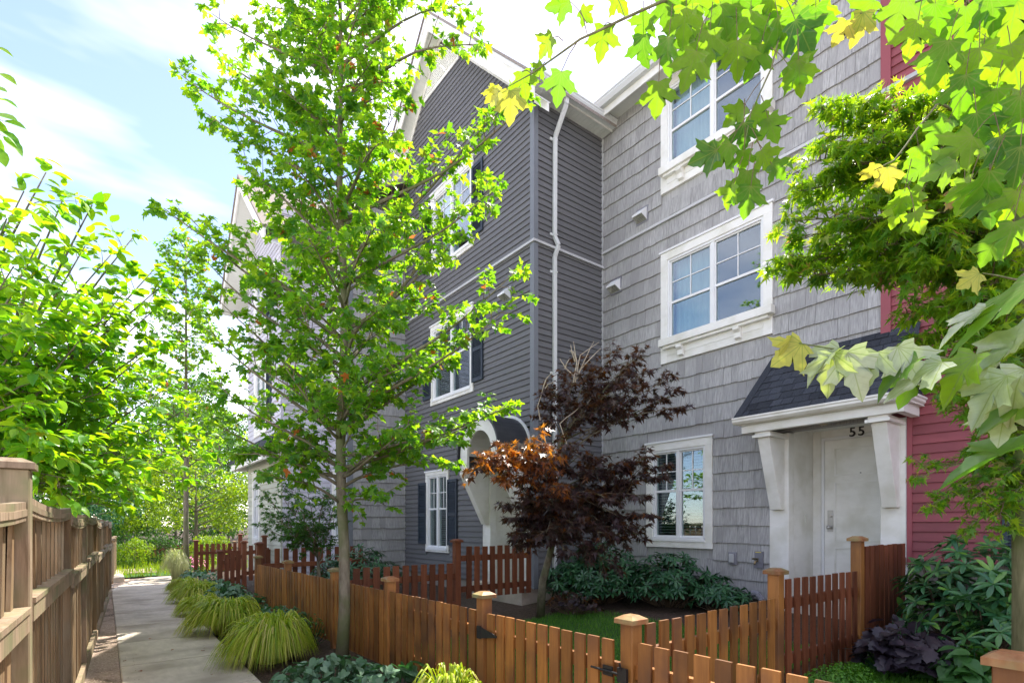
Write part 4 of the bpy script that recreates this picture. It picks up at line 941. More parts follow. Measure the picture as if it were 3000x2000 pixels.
# dividing fence up to the numbered porch: three steps
div = thing('dividing_fence', (5, 2.18, .3), 'stepped cedar picket fence climbing to the right post of the numbered porch', 'fence')
fence_post(div, 4.33, 2.20, Zg(-.40), M_CEDAR, M_CAP); fence_post(div, 5.92, 2.20, Zg(-.165), M_CEDAR, M_CAP)
run(div, (posts[1][0], 2.16), (4.33, 2.20), Zg(-.60), Zg(-.585), .80, M_CEDAR, pitch=.138, side=-1, rails=(.20, .62), w=.086)
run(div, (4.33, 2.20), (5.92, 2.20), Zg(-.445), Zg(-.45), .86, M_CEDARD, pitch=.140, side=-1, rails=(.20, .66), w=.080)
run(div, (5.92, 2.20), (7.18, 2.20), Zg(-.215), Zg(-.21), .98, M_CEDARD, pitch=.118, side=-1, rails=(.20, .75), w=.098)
# second divider with gate to the arched porch
dv2 = thing('dividing_fence', (3.4, 6.75, .3), 'dark cedar picket fence running back to the arched porch', 'fence')
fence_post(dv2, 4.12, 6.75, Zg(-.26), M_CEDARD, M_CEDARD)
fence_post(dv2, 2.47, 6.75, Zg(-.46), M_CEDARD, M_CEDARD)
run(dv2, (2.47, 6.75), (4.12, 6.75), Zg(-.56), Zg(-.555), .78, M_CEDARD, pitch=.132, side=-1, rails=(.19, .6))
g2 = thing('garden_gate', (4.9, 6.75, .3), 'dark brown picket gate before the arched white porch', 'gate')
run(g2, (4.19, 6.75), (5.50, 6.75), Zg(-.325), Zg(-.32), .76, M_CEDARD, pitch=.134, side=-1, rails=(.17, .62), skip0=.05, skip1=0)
# third: rails on this side
dv3 = thing('dividing_fence', (3, 10.3, .2), 'dark reddish picket fence with rails facing out beside the small green maple', 'fence')
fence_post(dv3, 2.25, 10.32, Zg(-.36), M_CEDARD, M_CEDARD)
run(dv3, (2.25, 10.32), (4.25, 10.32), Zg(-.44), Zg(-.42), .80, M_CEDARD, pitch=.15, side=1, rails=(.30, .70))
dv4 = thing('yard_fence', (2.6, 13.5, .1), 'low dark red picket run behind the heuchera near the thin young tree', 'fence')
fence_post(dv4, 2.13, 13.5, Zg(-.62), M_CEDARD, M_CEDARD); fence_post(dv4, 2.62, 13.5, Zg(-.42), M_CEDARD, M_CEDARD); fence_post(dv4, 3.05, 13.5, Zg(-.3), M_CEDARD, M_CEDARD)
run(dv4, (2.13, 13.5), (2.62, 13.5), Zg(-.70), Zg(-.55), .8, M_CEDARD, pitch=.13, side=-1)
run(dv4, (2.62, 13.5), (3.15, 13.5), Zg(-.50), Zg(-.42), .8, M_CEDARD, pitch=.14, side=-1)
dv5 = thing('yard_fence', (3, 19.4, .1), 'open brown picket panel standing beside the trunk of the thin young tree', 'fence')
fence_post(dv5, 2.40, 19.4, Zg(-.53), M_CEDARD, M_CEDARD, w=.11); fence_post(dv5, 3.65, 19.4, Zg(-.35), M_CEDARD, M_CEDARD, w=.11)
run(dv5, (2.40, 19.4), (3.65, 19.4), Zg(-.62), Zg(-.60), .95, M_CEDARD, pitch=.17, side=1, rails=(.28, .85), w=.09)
dv6 = thing('yard_fence', (2.4, 29, .1), 'distant low brown picket fence across the far garden', 'fence')
run(dv6, (1.2, 29), (5.2, 29), Zg(-.95), Zg(-.95), .8, M_CEDARD, pitch=.17, side=1, w=.1)
for x in (1.2, 2.6, 4.0, 5.2): fence_post(dv6, x, 29, Zg(-.85), M_OLD, M_OLD)

# ------------------------------------------------------------------ weathered board fence at left
LXY = lambda y: -.45+.04*y
old = thing('board_fence', (-.25, 7, 0), 'weathered tall board fence with capped posts at the left of the path', 'fence')
yps = [-.6, 1.4, 3.36, 5.55, 7.40, 9.4, 11.6, 13.8, 15.9]
bm_ = {}
def board_mesh(w, h, t, m):
    key = (w, h, t, m.name)
    if key not in bm_:
        k = MB(); k.box((-t/2, -w/2, 0), (t/2, w/2, h)); me = k.mesh('board'); me.materials.append(m); bm_[key] = me
    return bm_[key]
for i, y in enumerate(yps):
    x = LXY(y); zt = (1.86 if i < 3 else 1.73)-.010*i
    w = .13 if i < 3 else .10
    k = MB(); k.box((x-w/2, y-w/2, 0-.05), (x+w/2, y+w/2, zt)); p = k.build('post', M_OLD if i % 2 else M_OLDG, old, bevel=.006)
    if i <= 2: cap(p, x, y, zt+.001, w*1.3, M_OLDG)
    if i < len(yps)-1:
        y2 = yps[i+1]; a = (LXY(y+w/2), y+w/2); b = (LXY(y2-w/2), y2-w/2); zo = -.012*i-(.04 if i % 2 else 0)
        def rail(z, hh, th, off, nm='rail', sag=0):
            k = MB(); n = 6; pa = Vector((a[0]+off, a[1], z+zo)); pb = Vector((b[0]+off, b[1], z+zo))
            pts = [pa.lerp(pb, j/n)-Vector((0, 0, sag*4*(j/n)*(1-j/n))) for j in range(n+1)]
            for p0, p1 in zip(pts[:-1], pts[1:]): k.bar(p0, p1, th, hh)
            k.build(nm, M_OLDG, old)
        rail(1.70, .085, .04, .035, sag=.03); rail(1.695, .03, .12, .0, 'top_board', sag=.03)
        rail(1.20, .09, .045, .045); rail(1.255, .025, .11, .02, 'ledge'); rail(.13, .14, .04, .035, 'kickboard')
        L_ = b[1]-a[1]; n = int(L_/.145)
        for j in range(n):
            yy = a[1]+L_*(j+.5)/n; xx = LXY(yy)
            o = bpy.data.objects.new('board', board_mesh(.138, 1.06, .018, M_OLD)); o.matrix_basis = Matrix.Translation((xx, yy, .13+zo+random.uniform(-.005, .005))) @ Matrix.Rotation(random.uniform(-.02, .02), 4, 'Z'); finish(o, old)
        n = int(L_/.19)
        for j in range(n):
            yy = a[1]+L_*(j+.5)/n; xx = LXY(yy); s = ((j+.5)/n-.5)*2
            lean = -s*.22 if i < 4 else 0
            o = bpy.data.objects.new('lattice_slat', board_mesh(.085, .46, .016, M_OLD)); o.matrix_basis = Matrix.Translation((xx+.012, yy, 1.235+zo)) @ Matrix.Rotation(lean, 4, 'X'); finish(o, old)
        for j in range(n):
            yy = a[1]+L_*(j+.5)/n+.07; xx = LXY(yy)
            if yy > b[1]-.03: continue
            o = bpy.data.objects.new('lattice_slat', board_mesh(.10, .46, .014, M_OLD)); o.matrix_basis = Matrix.Translation((xx-.012, yy, 1.235+zo)); finish(o, old)
lowf = thing('low_board_fence', (.1, 18, 0), 'low weathered picket fence continuing past the end of the tall board fence', 'fence')
run(lowf, (LXY(16.0), 16.0), (.42, 22.5), 1.12, 1.0, .95, M_OLD, pitch=.16, side=-1, w=.12)
for y in (18, 20.2, 22.5): fence_post(lowf, LXY(16)+(.42-LXY(16))*(y-16)/6.5, y, 1.15, M_OLD, M_OLDG)
# concrete edging blocks at path end
k = MB(); c = P(345, 1690, 15.8); k.box((c.x-.22, c.y-1.3, -.02), (c.x+.12, c.y+1.6, .14)); k.build('kerb_block', M_CONC, label='pale concrete kerb block where the path bends by the old fence', cat='kerb')

# ------------------------------------------------------------------ trees
def curve_pts(p, q, bow=(0, 0, 0), n=7, wob=.03):
    p, q, b = Vector(p), Vector(q), Vector(bow); L_ = (q-p).length; out = []
    ph = [random.uniform(0, 6.28) for _ in range(3)]
    for i in range(n+1):
        s = i/n; w = wob*L_*math.sin(s*math.pi)
        out.append(p.lerp(q, s)+b*(4*s*(1-s))+Vector((math.sin(s*5+ph[0]), math.sin(s*6+ph[1]), math.sin(s*4+ph[2])))*w*.5)
    return out
def at(pts, s):
    f = s*(len(pts)-1); i = min(int(f), len(pts)-2); return pts[i].lerp(pts[i+1], f-i), (pts[i+1]-pts[i]).normalized()
class Tree:
    def __init__(s, name, base, label, cat='tree', bark=None, twigm=None):
        s.t = thing(name, base, label, cat); s.wood = MB(); s.tw = MB(); s.pos = []; s.tip = []; s.nrm = []; s.sz = []; s.bark = bark or M_BARK; s.twigm = twigm or M_TWIG
    def leaf(s, p, d, size, droop=.5, up=1.0, jit=.5):
        td = Vector((d[0], d[1], d[2]))+Vector((random.gauss(0, .5), random.gauss(0, .5), random.gauss(0, .35)-droop))
        nn = Vector((random.gauss(0, jit), random.gauss(0, jit), up))
        s.pos.append(tuple(p)); s.tip.append(tuple(td)); s.nrm.append(tuple(nn)); s.sz.append(size*random.uniform(.65, 1.25))
    def limb(s, p, q, r, bow=(0, 0, 0), ntw=10, tl=.45, lsize=.08, lpt=7, droop=.5, start=.2, spread=1.0, up=.15, sub=0, lup=1.0, jit=.5, flat=1.0):
        pts = curve_pts(p, q, bow); n = len(pts)
        s.wood.tube(pts, [max(.0025, r*(1-.85*i/(n-1))) for i in range(n)], 6)
        L_ = (Vector(q)-Vector(p)).length
        for i in range(ntw):
            u = start+(1-start)*(i+random.random()*.6)/ntw; u = min(u, .99); b, dd = at(pts, u)
            az = random.uniform(0, 6.28); rnd = Vector((math.cos(az), math.sin(az), random.uniform(-.35, .55)*flat))
            rnd = (rnd-dd*rnd.dot(dd)); rnd.normalize()
            d = (dd*random.uniform(.35, 1.0)+rnd*spread+Vector((0, 0, up))).normalized()
            ln = tl*random.uniform(.5, 1.15)*(1.05-.45*u)
            e = b+d*ln; tp = curve_pts(b, e, (0, 0, ln*.06), 3, .05); s.tw.tube(tp, [.0045, .0035, .0025, .0014], 4, False)
            s.twig_leaves(tp, d, lsize, lpt, droop, lup, jit)
            for j in range(sub):
                bb, _ = at(tp, random.uniform(.25, .85)); d2 = (d+Vector((random.gauss(0, .7), random.gauss(0, .7), random.gauss(.1, .4)))).normalized(); e2 = bb+d2*ln*random.uniform(.35, .7)
                t2 = [bb, bb.lerp(e2, .5)+Vector((0, 0, .01)), e2]; s.tw.tube(t2, [.003, .002, .0012], 3, False); s.twig_leaves(t2, d2, lsize, max(2, lpt*2//3), droop, lup, jit)
        b, dd = at(pts, .97); s.twig_leaves([b, b+dd*tl*.4], dd, lsize, lpt, droop, lup, jit)
    def twig_leaves(s, tp, d, lsize, n, droop, lup=1.0, jit=.5):
        for j in range(n):
            u = .25+.75*(j+random.random()*.7)/n; b, dd = at(tp, min(u, .99)); sd = random.choice((-1, 1))
            lat = Vector((-dd.y, dd.x, 0)); lat = lat.normalized() if lat.length > .01 else Vector((1, 0, 0))
            out = (dd*.6+lat*sd*random.uniform(.4, 1.1)); st = b+out.normalized()*lsize*random.uniform(.2, .7)-Vector((0, 0, lsize*.1))
            s.leaf(st, out, lsize, droop, lup, jit)
    def done(s, kind, m, n_single=300, far_kind=None, trunk='trunk', smooth=True):
        if s.wood.v: s.wood.build(trunk, s.bark, s.t, smooth=smooth)
        if s.tw.v: s.tw.build('twigs', s.twigm, s.t, kind='stuff')
        foliage(s.t, np.array(s.pos), np.array(s.tip), np.array(s.nrm), np.array(s.sz), kind, m, n_single, far_kind)

# ---- main maple
mb_ = P(1000, 1930, 5.95); mb_.z = .02
mt = Tree('maple_tree', mb_, 'slender young maple with pale bark standing in the border before the picket fence')
tp_ = [mb_+Vector((0, 0, -.05))]
for i in range(1, 15):
    z = .65*i; dz = P(1000+ (4 if i < 8 else -2*(i-8)), 0, 5.95); tp_.append(Vector((dz.x+.02*math.sin(i*1.3), dz.y+.02*math.cos(i*1.7), z)))
mt.wood.tube(tp_, [.074, .062, .058, .055, .052, .048, .043, .039, .034, .030, .025, .020, .016, .011, .006], 12)
def tpt(z): 
    for a, b in zip(tp_[:-1], tp_[1:]):
        if a.z <= z <= b.z: return a.lerp(b, (z-a.z)/(b.z-a.z))
    return tp_[-1]
# silhouette limbs: (z at trunk, photo point of the tip, depth of the tip)
sil = [(6.6, 1340, 20, 5.6), (6.3, 1395, 130, 5.5), (4.9, 1545, 300, 5.4), (4.5, 1440, 345, 5.7), (4.2, 1450, 545, 5.5), (3.6, 1400, 540, 6.1), (3.7, 1350, 690, 5.8), (3.0, 1505, 800, 5.5), (2.8, 1480, 905, 5.4), (2.6, 1400, 960, 6.0),
       (2.35, 1490, 1190, 5.4), (2.2, 1420, 1215, 5.7), (2.1, 1330, 1290, 5.3), (2.0, 1300, 1360, 5.9), (1.9, 1130, 1480, 5.5), (2.1, 1200, 1240, 5.1),
       (5.6, 530, 220, 5.7), (5.3, 600, 330, 5.9), (6.5, 620, 40, 5.7), (5.9, 640, 160, 6.2), (4.6, 715, 470, 5.8), (4.3, 730, 560, 6.2), (3.9, 480, 610, 5.5), (3.6, 560, 640, 5.8), (3.3, 600, 760, 5.7), (3.4, 690, 680, 6.1), (2.9, 640, 880, 5.6), (2.6, 600, 960, 5.9),
       (2.3, 630, 1120, 5.6), (2.1, 610, 1230, 5.7), (2.0, 700, 1330, 5.5), (1.9, 800, 1400, 5.3), (2.2, 760, 1180, 6.3), (2.5, 820, 1050, 5.2), (2.0, 900, 1330, 5.9),
       (3.1, 880, 900, 5.0), (3.4, 1120, 900, 5.0), (3.9, 900, 700, 4.9), (4.3, 1130, 640, 5.0), (4.8, 850, 480, 5.1), (5.3, 1110, 420, 5.2), (5.8, 800, 250, 5.4), (6.3, 1090, 180, 5.4), (2.7, 1200, 1080, 5.0), (2.5, 1000, 1150, 4.9),
       (3.3, 1150, 860, 6.8), (4.0, 850, 720, 6.9), (4.8, 1100, 500, 6.8), (5.6, 900, 300, 6.8), (2.6, 870, 1100, 6.9), (6.4, 1000, 120, 6.7), (6.9, 780, 20, 5.9), (7.2, 1080, -20, 5.8), (7.6, 900, -60, 5.6)]
random.seed(21)
for (z0, px, py, d) in sil:
    q = P(px, py, d); z0 = max(1.75, min(z0, q.z-.25)) if q.z > 2.1 else 1.8
    p = tpt(z0); L_ = (q-p).length
    mt.limb(p, q, .012+.007*L_, bow=(0, 0, -.05*L_ if q.z > z0+.4 else .10*L_), ntw=int(6+6*L_), tl=.40, lsize=.072, lpt=7, droop=.45, start=.15, spread=.9, up=.12, sub=1)
for i in range(44):
    z = 2.1+5.5*(i/44); a = i*2.39996; r = (1.25 if z < 3 else 1.10 if z < 5 else .72)*random.uniform(.55, 1.05)
    p = tpt(z); q = p+Vector((math.cos(a)*r, math.sin(a)*r, r*random.uniform(.25, .75)))
    mt.limb(p, q, .008+.006*r, bow=(0, 0, .04), ntw=int(7+6*r), tl=.36, lsize=.074, lpt=7, droop=.45, start=.2, spread=1.0, up=.1, sub=1)
mt.done('maple', G_MAPLE, 300, 'maple_lo')

# ---- thin young tree far along
yb = P(545, 1690, 16.3); yb.z = 0
yt = Tree('young_tree', yb, 'thin young tree with a straight dark trunk at the bend of the path')
yt.wood.tube([yb+Vector((0, 0, h)) for h in (0, 1.5, 3, 5, 7, 9, 10.6)], [.085, .075, .065, .05, .035, .02, .006], 8)
random.seed(5)
for i in range(34):
    z = 2.6+7.4*i/34; a = i*2.4; r = (1.25*(1-(i/34))**.7+.25)*random.uniform(.7, 1.1)
    if z < 4.2: r *= 1.25
    yt.limb(yb+Vector((0, 0, z)), yb+Vector((math.cos(a)*r, math.sin(a)*r, z+r*random.uniform(.5, 1.0))), .02, ntw=12, tl=.55, lsize=.10, lpt=8, sub=1)
yt.done('maple_lo', G_MAPLE, 120, 'maple_lo')

# ---- broad-leaved tree behind the old fence (oval leaves)
ob = Vector((-2.0, 8.2, 0))
ot = Tree('dogwood_tree', ob, 'broad bushy tree with large oval leaves leaning over the old fence')
ot.wood.tube([ob, ob+Vector((.15, -.1, 1.0)), ob+Vector((.3, -.3, 1.8))], [.09, .08, .06], 8)
random.seed(8)
tips = [(135, 505, 5.2), (190, 570, 5.4), (270, 600, 5.6), (70, 560, 5.0), (20, 640, 4.8), (390, 695, 6.2), (330, 740, 5.9), (450, 790, 6.4), (470, 840, 6.6), (460, 900, 6.4), (250, 720, 5.5), (120, 700, 5.0), (40, 780, 4.6), (360, 860, 6.0), (200, 850, 5.2),
        (480, 980, 6.8), (420, 1040, 6.4), (560, 1190, 7.6), (500, 1130, 7.0), (590, 1290, 8.2), (330, 1000, 5.8), (230, 1000, 5.2), (100, 930, 4.6), (20, 980, 4.3), (150, 1100, 4.8), (300, 1150, 5.6), (420, 1200, 6.4), (60, 1180, 4.4), (230, 1280, 5.2), (360, 1320, 6.0), (470, 1340, 7.0), (150, 1330, 4.8), (110, 1260, 4.5), (280, 1420, 5.8), (340, 1480, 6.4), (420, 1440, 7.0), (550, 1400, 8.2), (600, 1350, 8.8), (190, 1400, 5.1), (520, 1290, 7.8), (440, 1270, 6.9), (20, 880, 5.6), (300, 900, 6.8), (150, 800, 6.2), (380, 1090, 7.5), (250, 1150, 7.0), (330, 1390, 5.9), (390, 1440, 6.3), (160, 1020, 5.6), (60, 1060, 5.4), (230, 940, 6.2), (340, 1250, 6.9), (100, 1300, 5.2), (470, 1100, 7.6)]
for i, (px, py, d) in enumerate(tips):
    q = P(px, py, d); p = ob+Vector((.2+random.uniform(-.1, .1), -.2, 1.0+.8*random.random()))
    L_ = (q-p).length; mid_bow = (0, 0, .12*L_ if q.z < 3.2 else -.04*L_)
    ot.limb(p, q, .012+.006*L_, bow=mid_bow, ntw=7 if py < 760 else 12, tl=.50, lsize=.130 if d < 6.5 else .12, lpt=8, droop=.25, start=.40, spread=1.0, up=.15, sub=1, lup=1.2, jit=.4)
ot.done('oval', G_OVAL, 300)

# ---- leaves of a nearer tree hanging in at the upper left
nb = Vector((-2.4, 1.7, 0))
nt_ = Tree('overhanging_tree', nb, 'near tree at the edge of view with a few glossy oval leaves against sky')
nt_.wood.tube([nb, nb+Vector((.05, .1, 1.5)), nb+Vector((.1, .3, 3.4))], [.09, .07, .05], 8)
random.seed(3)
br = curve_pts(nb+Vector((.1, .3, 3.0)), P(-60, 330, 2.9), (0, 0, .1), 6); nt_.wood.tube(br, [.03, .026, .022, .018, .013, .009, .005], 6)
for (px, py, sx, sy) in ((-20, 140, 1, .15), (0, 215, 1, .5), (-10, 290, 1, .1), (-20, 330, 1, .25), (10, 355, 1, .15), (5, 385, .9, .5), (15, 400, .8, .7), (-10, 430, .5, 1), (-20, 400, .6, .9), (-35, 350, .7, .4), (-30, 250, 1, .3)):
    p = P(px, py, 2.9); right = Vector((CS, -SN, 0)); td = right*sx-Vector((0, 0, sy))
    nt_.pos.append(tuple(p)); nt_.tip.append(tuple(td)); nt_.nrm.append(tuple(Vector((-SN*.6+random.gauss(0, .2), -CS*.6, .9)))); nt_.sz.append(.115*random.uniform(.8, 1.1))
    nt_.tw.tube([P(-60, 330, 2.9), (p+P(-50, py, 2.9))/2+Vector((0, 0, .02)), p], [.004, .003, .0015], 4, False)
nt_.done('oval', G_OVAL, 300)

# ---- purple Japanese maple
pb = onX(1582, 1790, 5.0); pb.z = ground_z(5.0)
DP = 7.0
pm = Tree('purple_maple', pb, 'purple-leaved Japanese maple with a leaning pale trunk before the charcoal house', bark=M_BARK, twigm=M_TWIG)
tk = [pb-Vector((0, 0, .05)), P(1590, 1700, 7.45), P(1612, 1620, 7.3), P(1630, 1530, 7.2), P(1620, 1440, 7.1), P(1625, 1380, 7.1), P(1650, 1280, 7.1), P(1700, 1200, 7.0)]
pm.wood.tube(tk, [.065, .052, .046, .036, .030, .026, .020, .010], 10)
def ptk(s): return at(tk, s)[0]
random.seed(14)
lo = [(1425, 1330, 6.6), (1500, 1300, 6.5), (1560, 1290, 6.3), (1640, 1290, 6.4), (1700, 1330, 6.5), (1390, 1370, 6.5), (1460, 1345, 6.9), (1760, 1350, 6.7), (1840, 1370, 6.7), (1900, 1340, 6.6), (1920, 1400, 6.6), (1945, 1360, 6.5), (1880, 1450, 6.5), (1900, 1510, 6.6),
      (1510, 1480, 6.5), (1500, 1520, 6.6), (1560, 1470, 6.3), (1620, 1480, 6.2), (1700, 1450, 6.3), (1780, 1460, 6.4), (1840, 1530, 6.5), (1530, 1560, 6.6), (1600, 1560, 6.2), (1680, 1540, 6.2), (1760, 1560, 6.3), (1830, 1590, 6.6), (1650, 1610, 6.4), (1720, 1630, 6.4), (1790, 1650, 6.6), (1560, 1600, 6.6), (1530, 1590, 6.9), (1700, 1400, 6.9), (1800, 1420, 7.2), (1620, 1420, 6.8), (1520, 1330, 7.0), (1600, 1330, 6.9), (1740, 1500, 7.0), (1660, 1560, 7.0), (1880, 1570, 6.9)]
up_ = [(1620, 1130, 6.8), (1590, 1170, 6.8), (1600, 1220, 6.9), (1680, 1110, 6.7), (1740, 1060, 6.8), (1800, 1030, 6.8), (1860, 1050, 6.7), (1900, 1090, 6.6), (1960, 1110, 6.6), (2000, 1190, 6.5), (1990, 1150, 6.6), (1930, 1170, 6.6), (1850, 1150, 6.6), (1790, 1170, 6.8), (1730, 1170, 6.7), (1670, 1190, 6.8), (1770, 1240, 6.8), (1810, 1200, 6.7), (1700, 1060, 7.0), (1880, 1030, 6.9), (1830, 1100, 7.0), (1760, 1120, 7.0)]
G_SUNGLOW = leafmat('painted_sunglow_leaf', [(.20, .06, .02), (.30, .10, .02), (.12, .045, .03)], [(.70, .22, .02), (.80, .34, .03)], tfac=.42, rough=.3)  # orange of sun shining through the leaves, painted as leaf colour
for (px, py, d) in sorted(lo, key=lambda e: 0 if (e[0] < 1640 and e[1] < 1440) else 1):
    if not (px < 1640 and py < 1440) and 'sunglow_n' not in globals(): sunglow_n = len(pm.pos)
    q = P(px, py, d-(1.0 if px < 1640 and py < 1440 else .15)); p = ptk(random.uniform(.32, .62)); L_ = (q-p).length
    pm.limb(p, q, .010+.003*L_, bow=(0, 0, .06*L_), ntw=int(8+6*L_), tl=.30, lsize=.082, lpt=7, droop=.5, start=.4, spread=1.1, up=-.05, sub=1, flat=.2)
for (px, py, d) in up_:
    q = P(px, py, d); p = ptk(random.uniform(.70, .97)); L_ = (q-p).length
    pm.limb(p, q, .008+.003*L_, bow=(0, 0, .05*L_), ntw=int(5+4*L_), tl=.27, lsize=.082, lpt=6, droop=.5, start=.4, spread=1.1, up=-.05, sub=1, flat=.2)
sel = [i for i in range(sunglow_n) if random.random() < .5]; ss = set(sel); oth = [i for i in range(len(pm.pos)) if i not in ss]
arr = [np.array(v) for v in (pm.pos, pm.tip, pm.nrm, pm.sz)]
foliage(pm.t, *[v[sel] for v in arr], 'lace', G_SUNGLOW, 120, joined='sunglow_foliage', name='sunglow_leaf')
pm.pos, pm.tip, pm.nrm, pm.sz = [v[oth] for v in arr]
pm.done('lace', G_RED, 300)
# bare twigs that stick out of it
k = MB()
for (a, b, c_) in (((1680, 1120), (1690, 1060), (1680, 1000)), ((1685, 1120), (1700, 1040), (1755, 1002)), ((1690, 1110), (1715, 1050), (1740, 1000)), ((1680, 1100), (1655, 1075), (1640, 1050)), ((1655, 1080), (1660, 1065), (1668, 1050)), ((1690, 1060), (1680, 1030), (1668, 1028)), ((1685, 1060), (1675, 1030), (1672, 1010)), ((1583, 1230), (1575, 1190), (1590, 1140)), ((1590, 1140), (1600, 1110), (1618, 1090)), ((1590, 1150), (1605, 1125), (1625, 1118)), ((1612, 1400), (1600, 1300), (1590, 1230)), ((1660, 1300), (1640, 1240), (1700, 1190)), ((1695, 1090), (1720, 1060), (1760, 1020)), ((1512, 1500), (1530, 1440), (1550, 1400)), ((1540, 1620), (1510, 1560), (1465, 1510))):
    p = [P(a[0], a[1], 6.75), P(b[0], b[1], 6.7), P(c_[0], c_[1], 6.7)]; k.tube(curve_pts(p[0], p[1], n=3)+curve_pts(p[1], p[2], n=3)[1:], [.009, .008, .007, .006, .005, .004, .003], 5)
k.build('bare_branch', M_DEAD, pm.t)

# ---- green Japanese maple at right
gb = P(3240, 1700, 3.3); gb.z = ground_z(gb.x)
gm = Tree('japanese_maple', gb, 'green laceleaf maple spreading over the right side of the numbered porch', bark=M_BARKM)
gk = [gb-Vector((0, 0, .05)), P(3230, 1500, 3.3), P(3180, 1200, 3.3), P(3100, 900, 3.3), P(3000, 650, 3.3), P(2880, 480, 3.3)]
gm.wood.tube(gk, [.07, .06, .052, .042, .03, .014], 8)
random.seed(31)
gt = [(2400, 320, 4.6), (2480, 300, 4.5), (2600, 330, 4.5), (2420, 400, 4.7), (2370, 470, 4.6), (2380, 540, 4.6), (2340, 560, 4.6), (2450, 480, 4.4), (2520, 420, 4.3), (2300, 650, 4.6), (2350, 690, 4.6), (2320, 760, 4.6), (2400, 720, 4.5), (2470, 640, 4.3), (2280, 790, 4.7), (2330, 810, 4.6), (2480, 800, 4.5), (2560, 800, 4.4), (2560, 560, 4.2), (2640, 500, 4.2), (2620, 640, 4.1), (2700, 700, 4.1), (2540, 720, 4.3), (2660, 800, 4.2), (2700, 400, 4.3), (2780, 520, 4.2), (2760, 300, 4.4), (2830, 620, 4.1), (2760, 200, 4.6),
      (2650, 920, 4.4), (2700, 980, 4.4), (2760, 900, 4.2), (2800, 1000, 4.2), (2850, 860, 4.1), (2880, 1040, 4.2), (2800, 1160, 4.3), (2850, 1230, 4.3), (2920, 1120, 4.2), (2900, 1300, 4.3), (2940, 950, 4.1), (2900, 760, 4.1), (2950, 1200, 4.1), (2780, 1060, 4.5), (2870, 940, 4.6), (2740, 800, 4.6), (2880, 1150, 4.7), (2820, 720, 4.7), (2720, 600, 4.7), (2650, 430, 4.8)]
for (px, py, d) in gt:
    q = P(px, py, d*.70); p = at(gk, min(.98, max(.35, 1-(py-200)/1500+random.uniform(-.05, .05))))[0]; L_ = (q-p).length
    gm.limb(p, q, .007+.004*L_, bow=(0, 0, .09*L_), ntw=int(11+13*L_), tl=.20, lsize=.062, lpt=7, droop=.5, start=.25, spread=1.0, up=.0, sub=1, jit=.4, flat=.35)
gl = [(2800, 1080, 4.9), (2870, 1160, 4.9), (2860, 1050, 4.9), (2920, 1000, 4.9), (2880, 900, 4.9), (2930, 1250, 4.9), (2820, 860, 4.9), (2760, 1130, 4.9), (2960, 1100, 4.9), (2900, 1330, 4.7), (2950, 1500, 4.6), (2960, 1350, 4.7), (2690, 1400, 4.4), (2720, 1480, 4.4), (2780, 1440, 4.4), (2840, 1540, 4.4), (2850, 1460, 4.3), (2900, 1500, 4.2), (2920, 1560, 4.3), (2930, 1400, 4.2), (2960, 1450, 4.2)]
for (px, py, d) in gl:
    q = P(px, py, d*.70); p = at(gk, .30)[0]; L_ = (q-p).length
    gm.limb(p, q, .010, bow=(0, 0, .06*L_), ntw=14, tl=.16, lsize=.048, lpt=6, droop=.5, start=.35, spread=.9, up=0, sub=1)
gm.done('lace', G_JM, 300)

# ---- near maple whose large leaves hang in from the upper right
nb2 = P(3015, 1700, 3.05); nb2.z = ground_z(nb2.x)
nm = Tree('overhanging_maple', nb2, 'near maple with a mossy trunk at the edge and big backlit leaves overhead', bark=M_BARKM)
nk = [nb2-Vector((0, 0, .05)), P(3012, 1700, 3.05), P(3008, 1540, 3.05), P(3012, 1300, 3.05), P(3010, 900, 3.0), P(2960, 400, 3.0), P(2950, -100, 3.0), P(2950, -500, 3.0)]
nm.wood.tube(nk, [.078, .070, .066, .062, .054, .046, .040, .030], 12)
random.seed(77)
FWD = Vector((SN, CS, 0)); RGT = Vector((CS, -SN, 0)); UPV = Vector((0, 0, 1))
acc_pos = []; acc_tip = []; acc_nrm = []; acc_sz = []
def hero(px, py, d, size, ang, pitch=.0, roll=.0, gold=False, stem=None):
    """leaf with its stalk end at the photo point; ang = direction the tip points (deg, 0 = right, -90 = down)"""
    p = P(px, py, d); a = math.radians(ang)
    view = (p-Vector((0, 0, EYE))).normalized(); r = view.cross(UPV).normalized(); u = r.cross(view)
    td = r*math.cos(a)+u*math.sin(a)+view*pitch; nn = -view+r*roll+u*random.uniform(-.1, .3)
    tgt = (acc_pos, acc_tip, acc_nrm, acc_sz) if gold else (nm.pos, nm.tip, nm.nrm, nm.sz)
    tgt[0].append(tuple(p)); tgt[1].append(tuple(td)); tgt[2].append(tuple(nn)); tgt[3].append(size)
    if stem is None and not gold:
        e_ = p-td.normalized()*random.uniform(.04, .07)+Vector((0, 0, random.uniform(.01, .03))); nm.tw.tube([e_, (e_+p)/2+Vector((0, 0, .006)), p], [.0014, .0012, .0011], 4, False)
    if stem is not None:
        s_ = P(*stem); nm.tw.tube([s_, (s_+p)/2+Vector((0, 0, .008)), p], [.0018, .0015, .0013], 4, False)
def nbranch(pts, r0, r1):
    pp = [P(*q) for q in pts]; full = []
    for a, b in zip(pp[:-1], pp[1:]): full += curve_pts(a, b, n=4, wob=.01)[:-1]
    full.append(pp[-1]); n = len(full); nm.wood.tube(full, [r0+(r1-r0)*i/(n-1) for i in range(n)], 6); return full
nbranch([(2960, 300, 3.0), (2700, 60, 2.5), (2300, -80, 2.1), (1940, 5, 1.8), (1700, 115, 1.75), (1560, 215, 1.75), (1460, 270, 1.75)], .009, .0011)
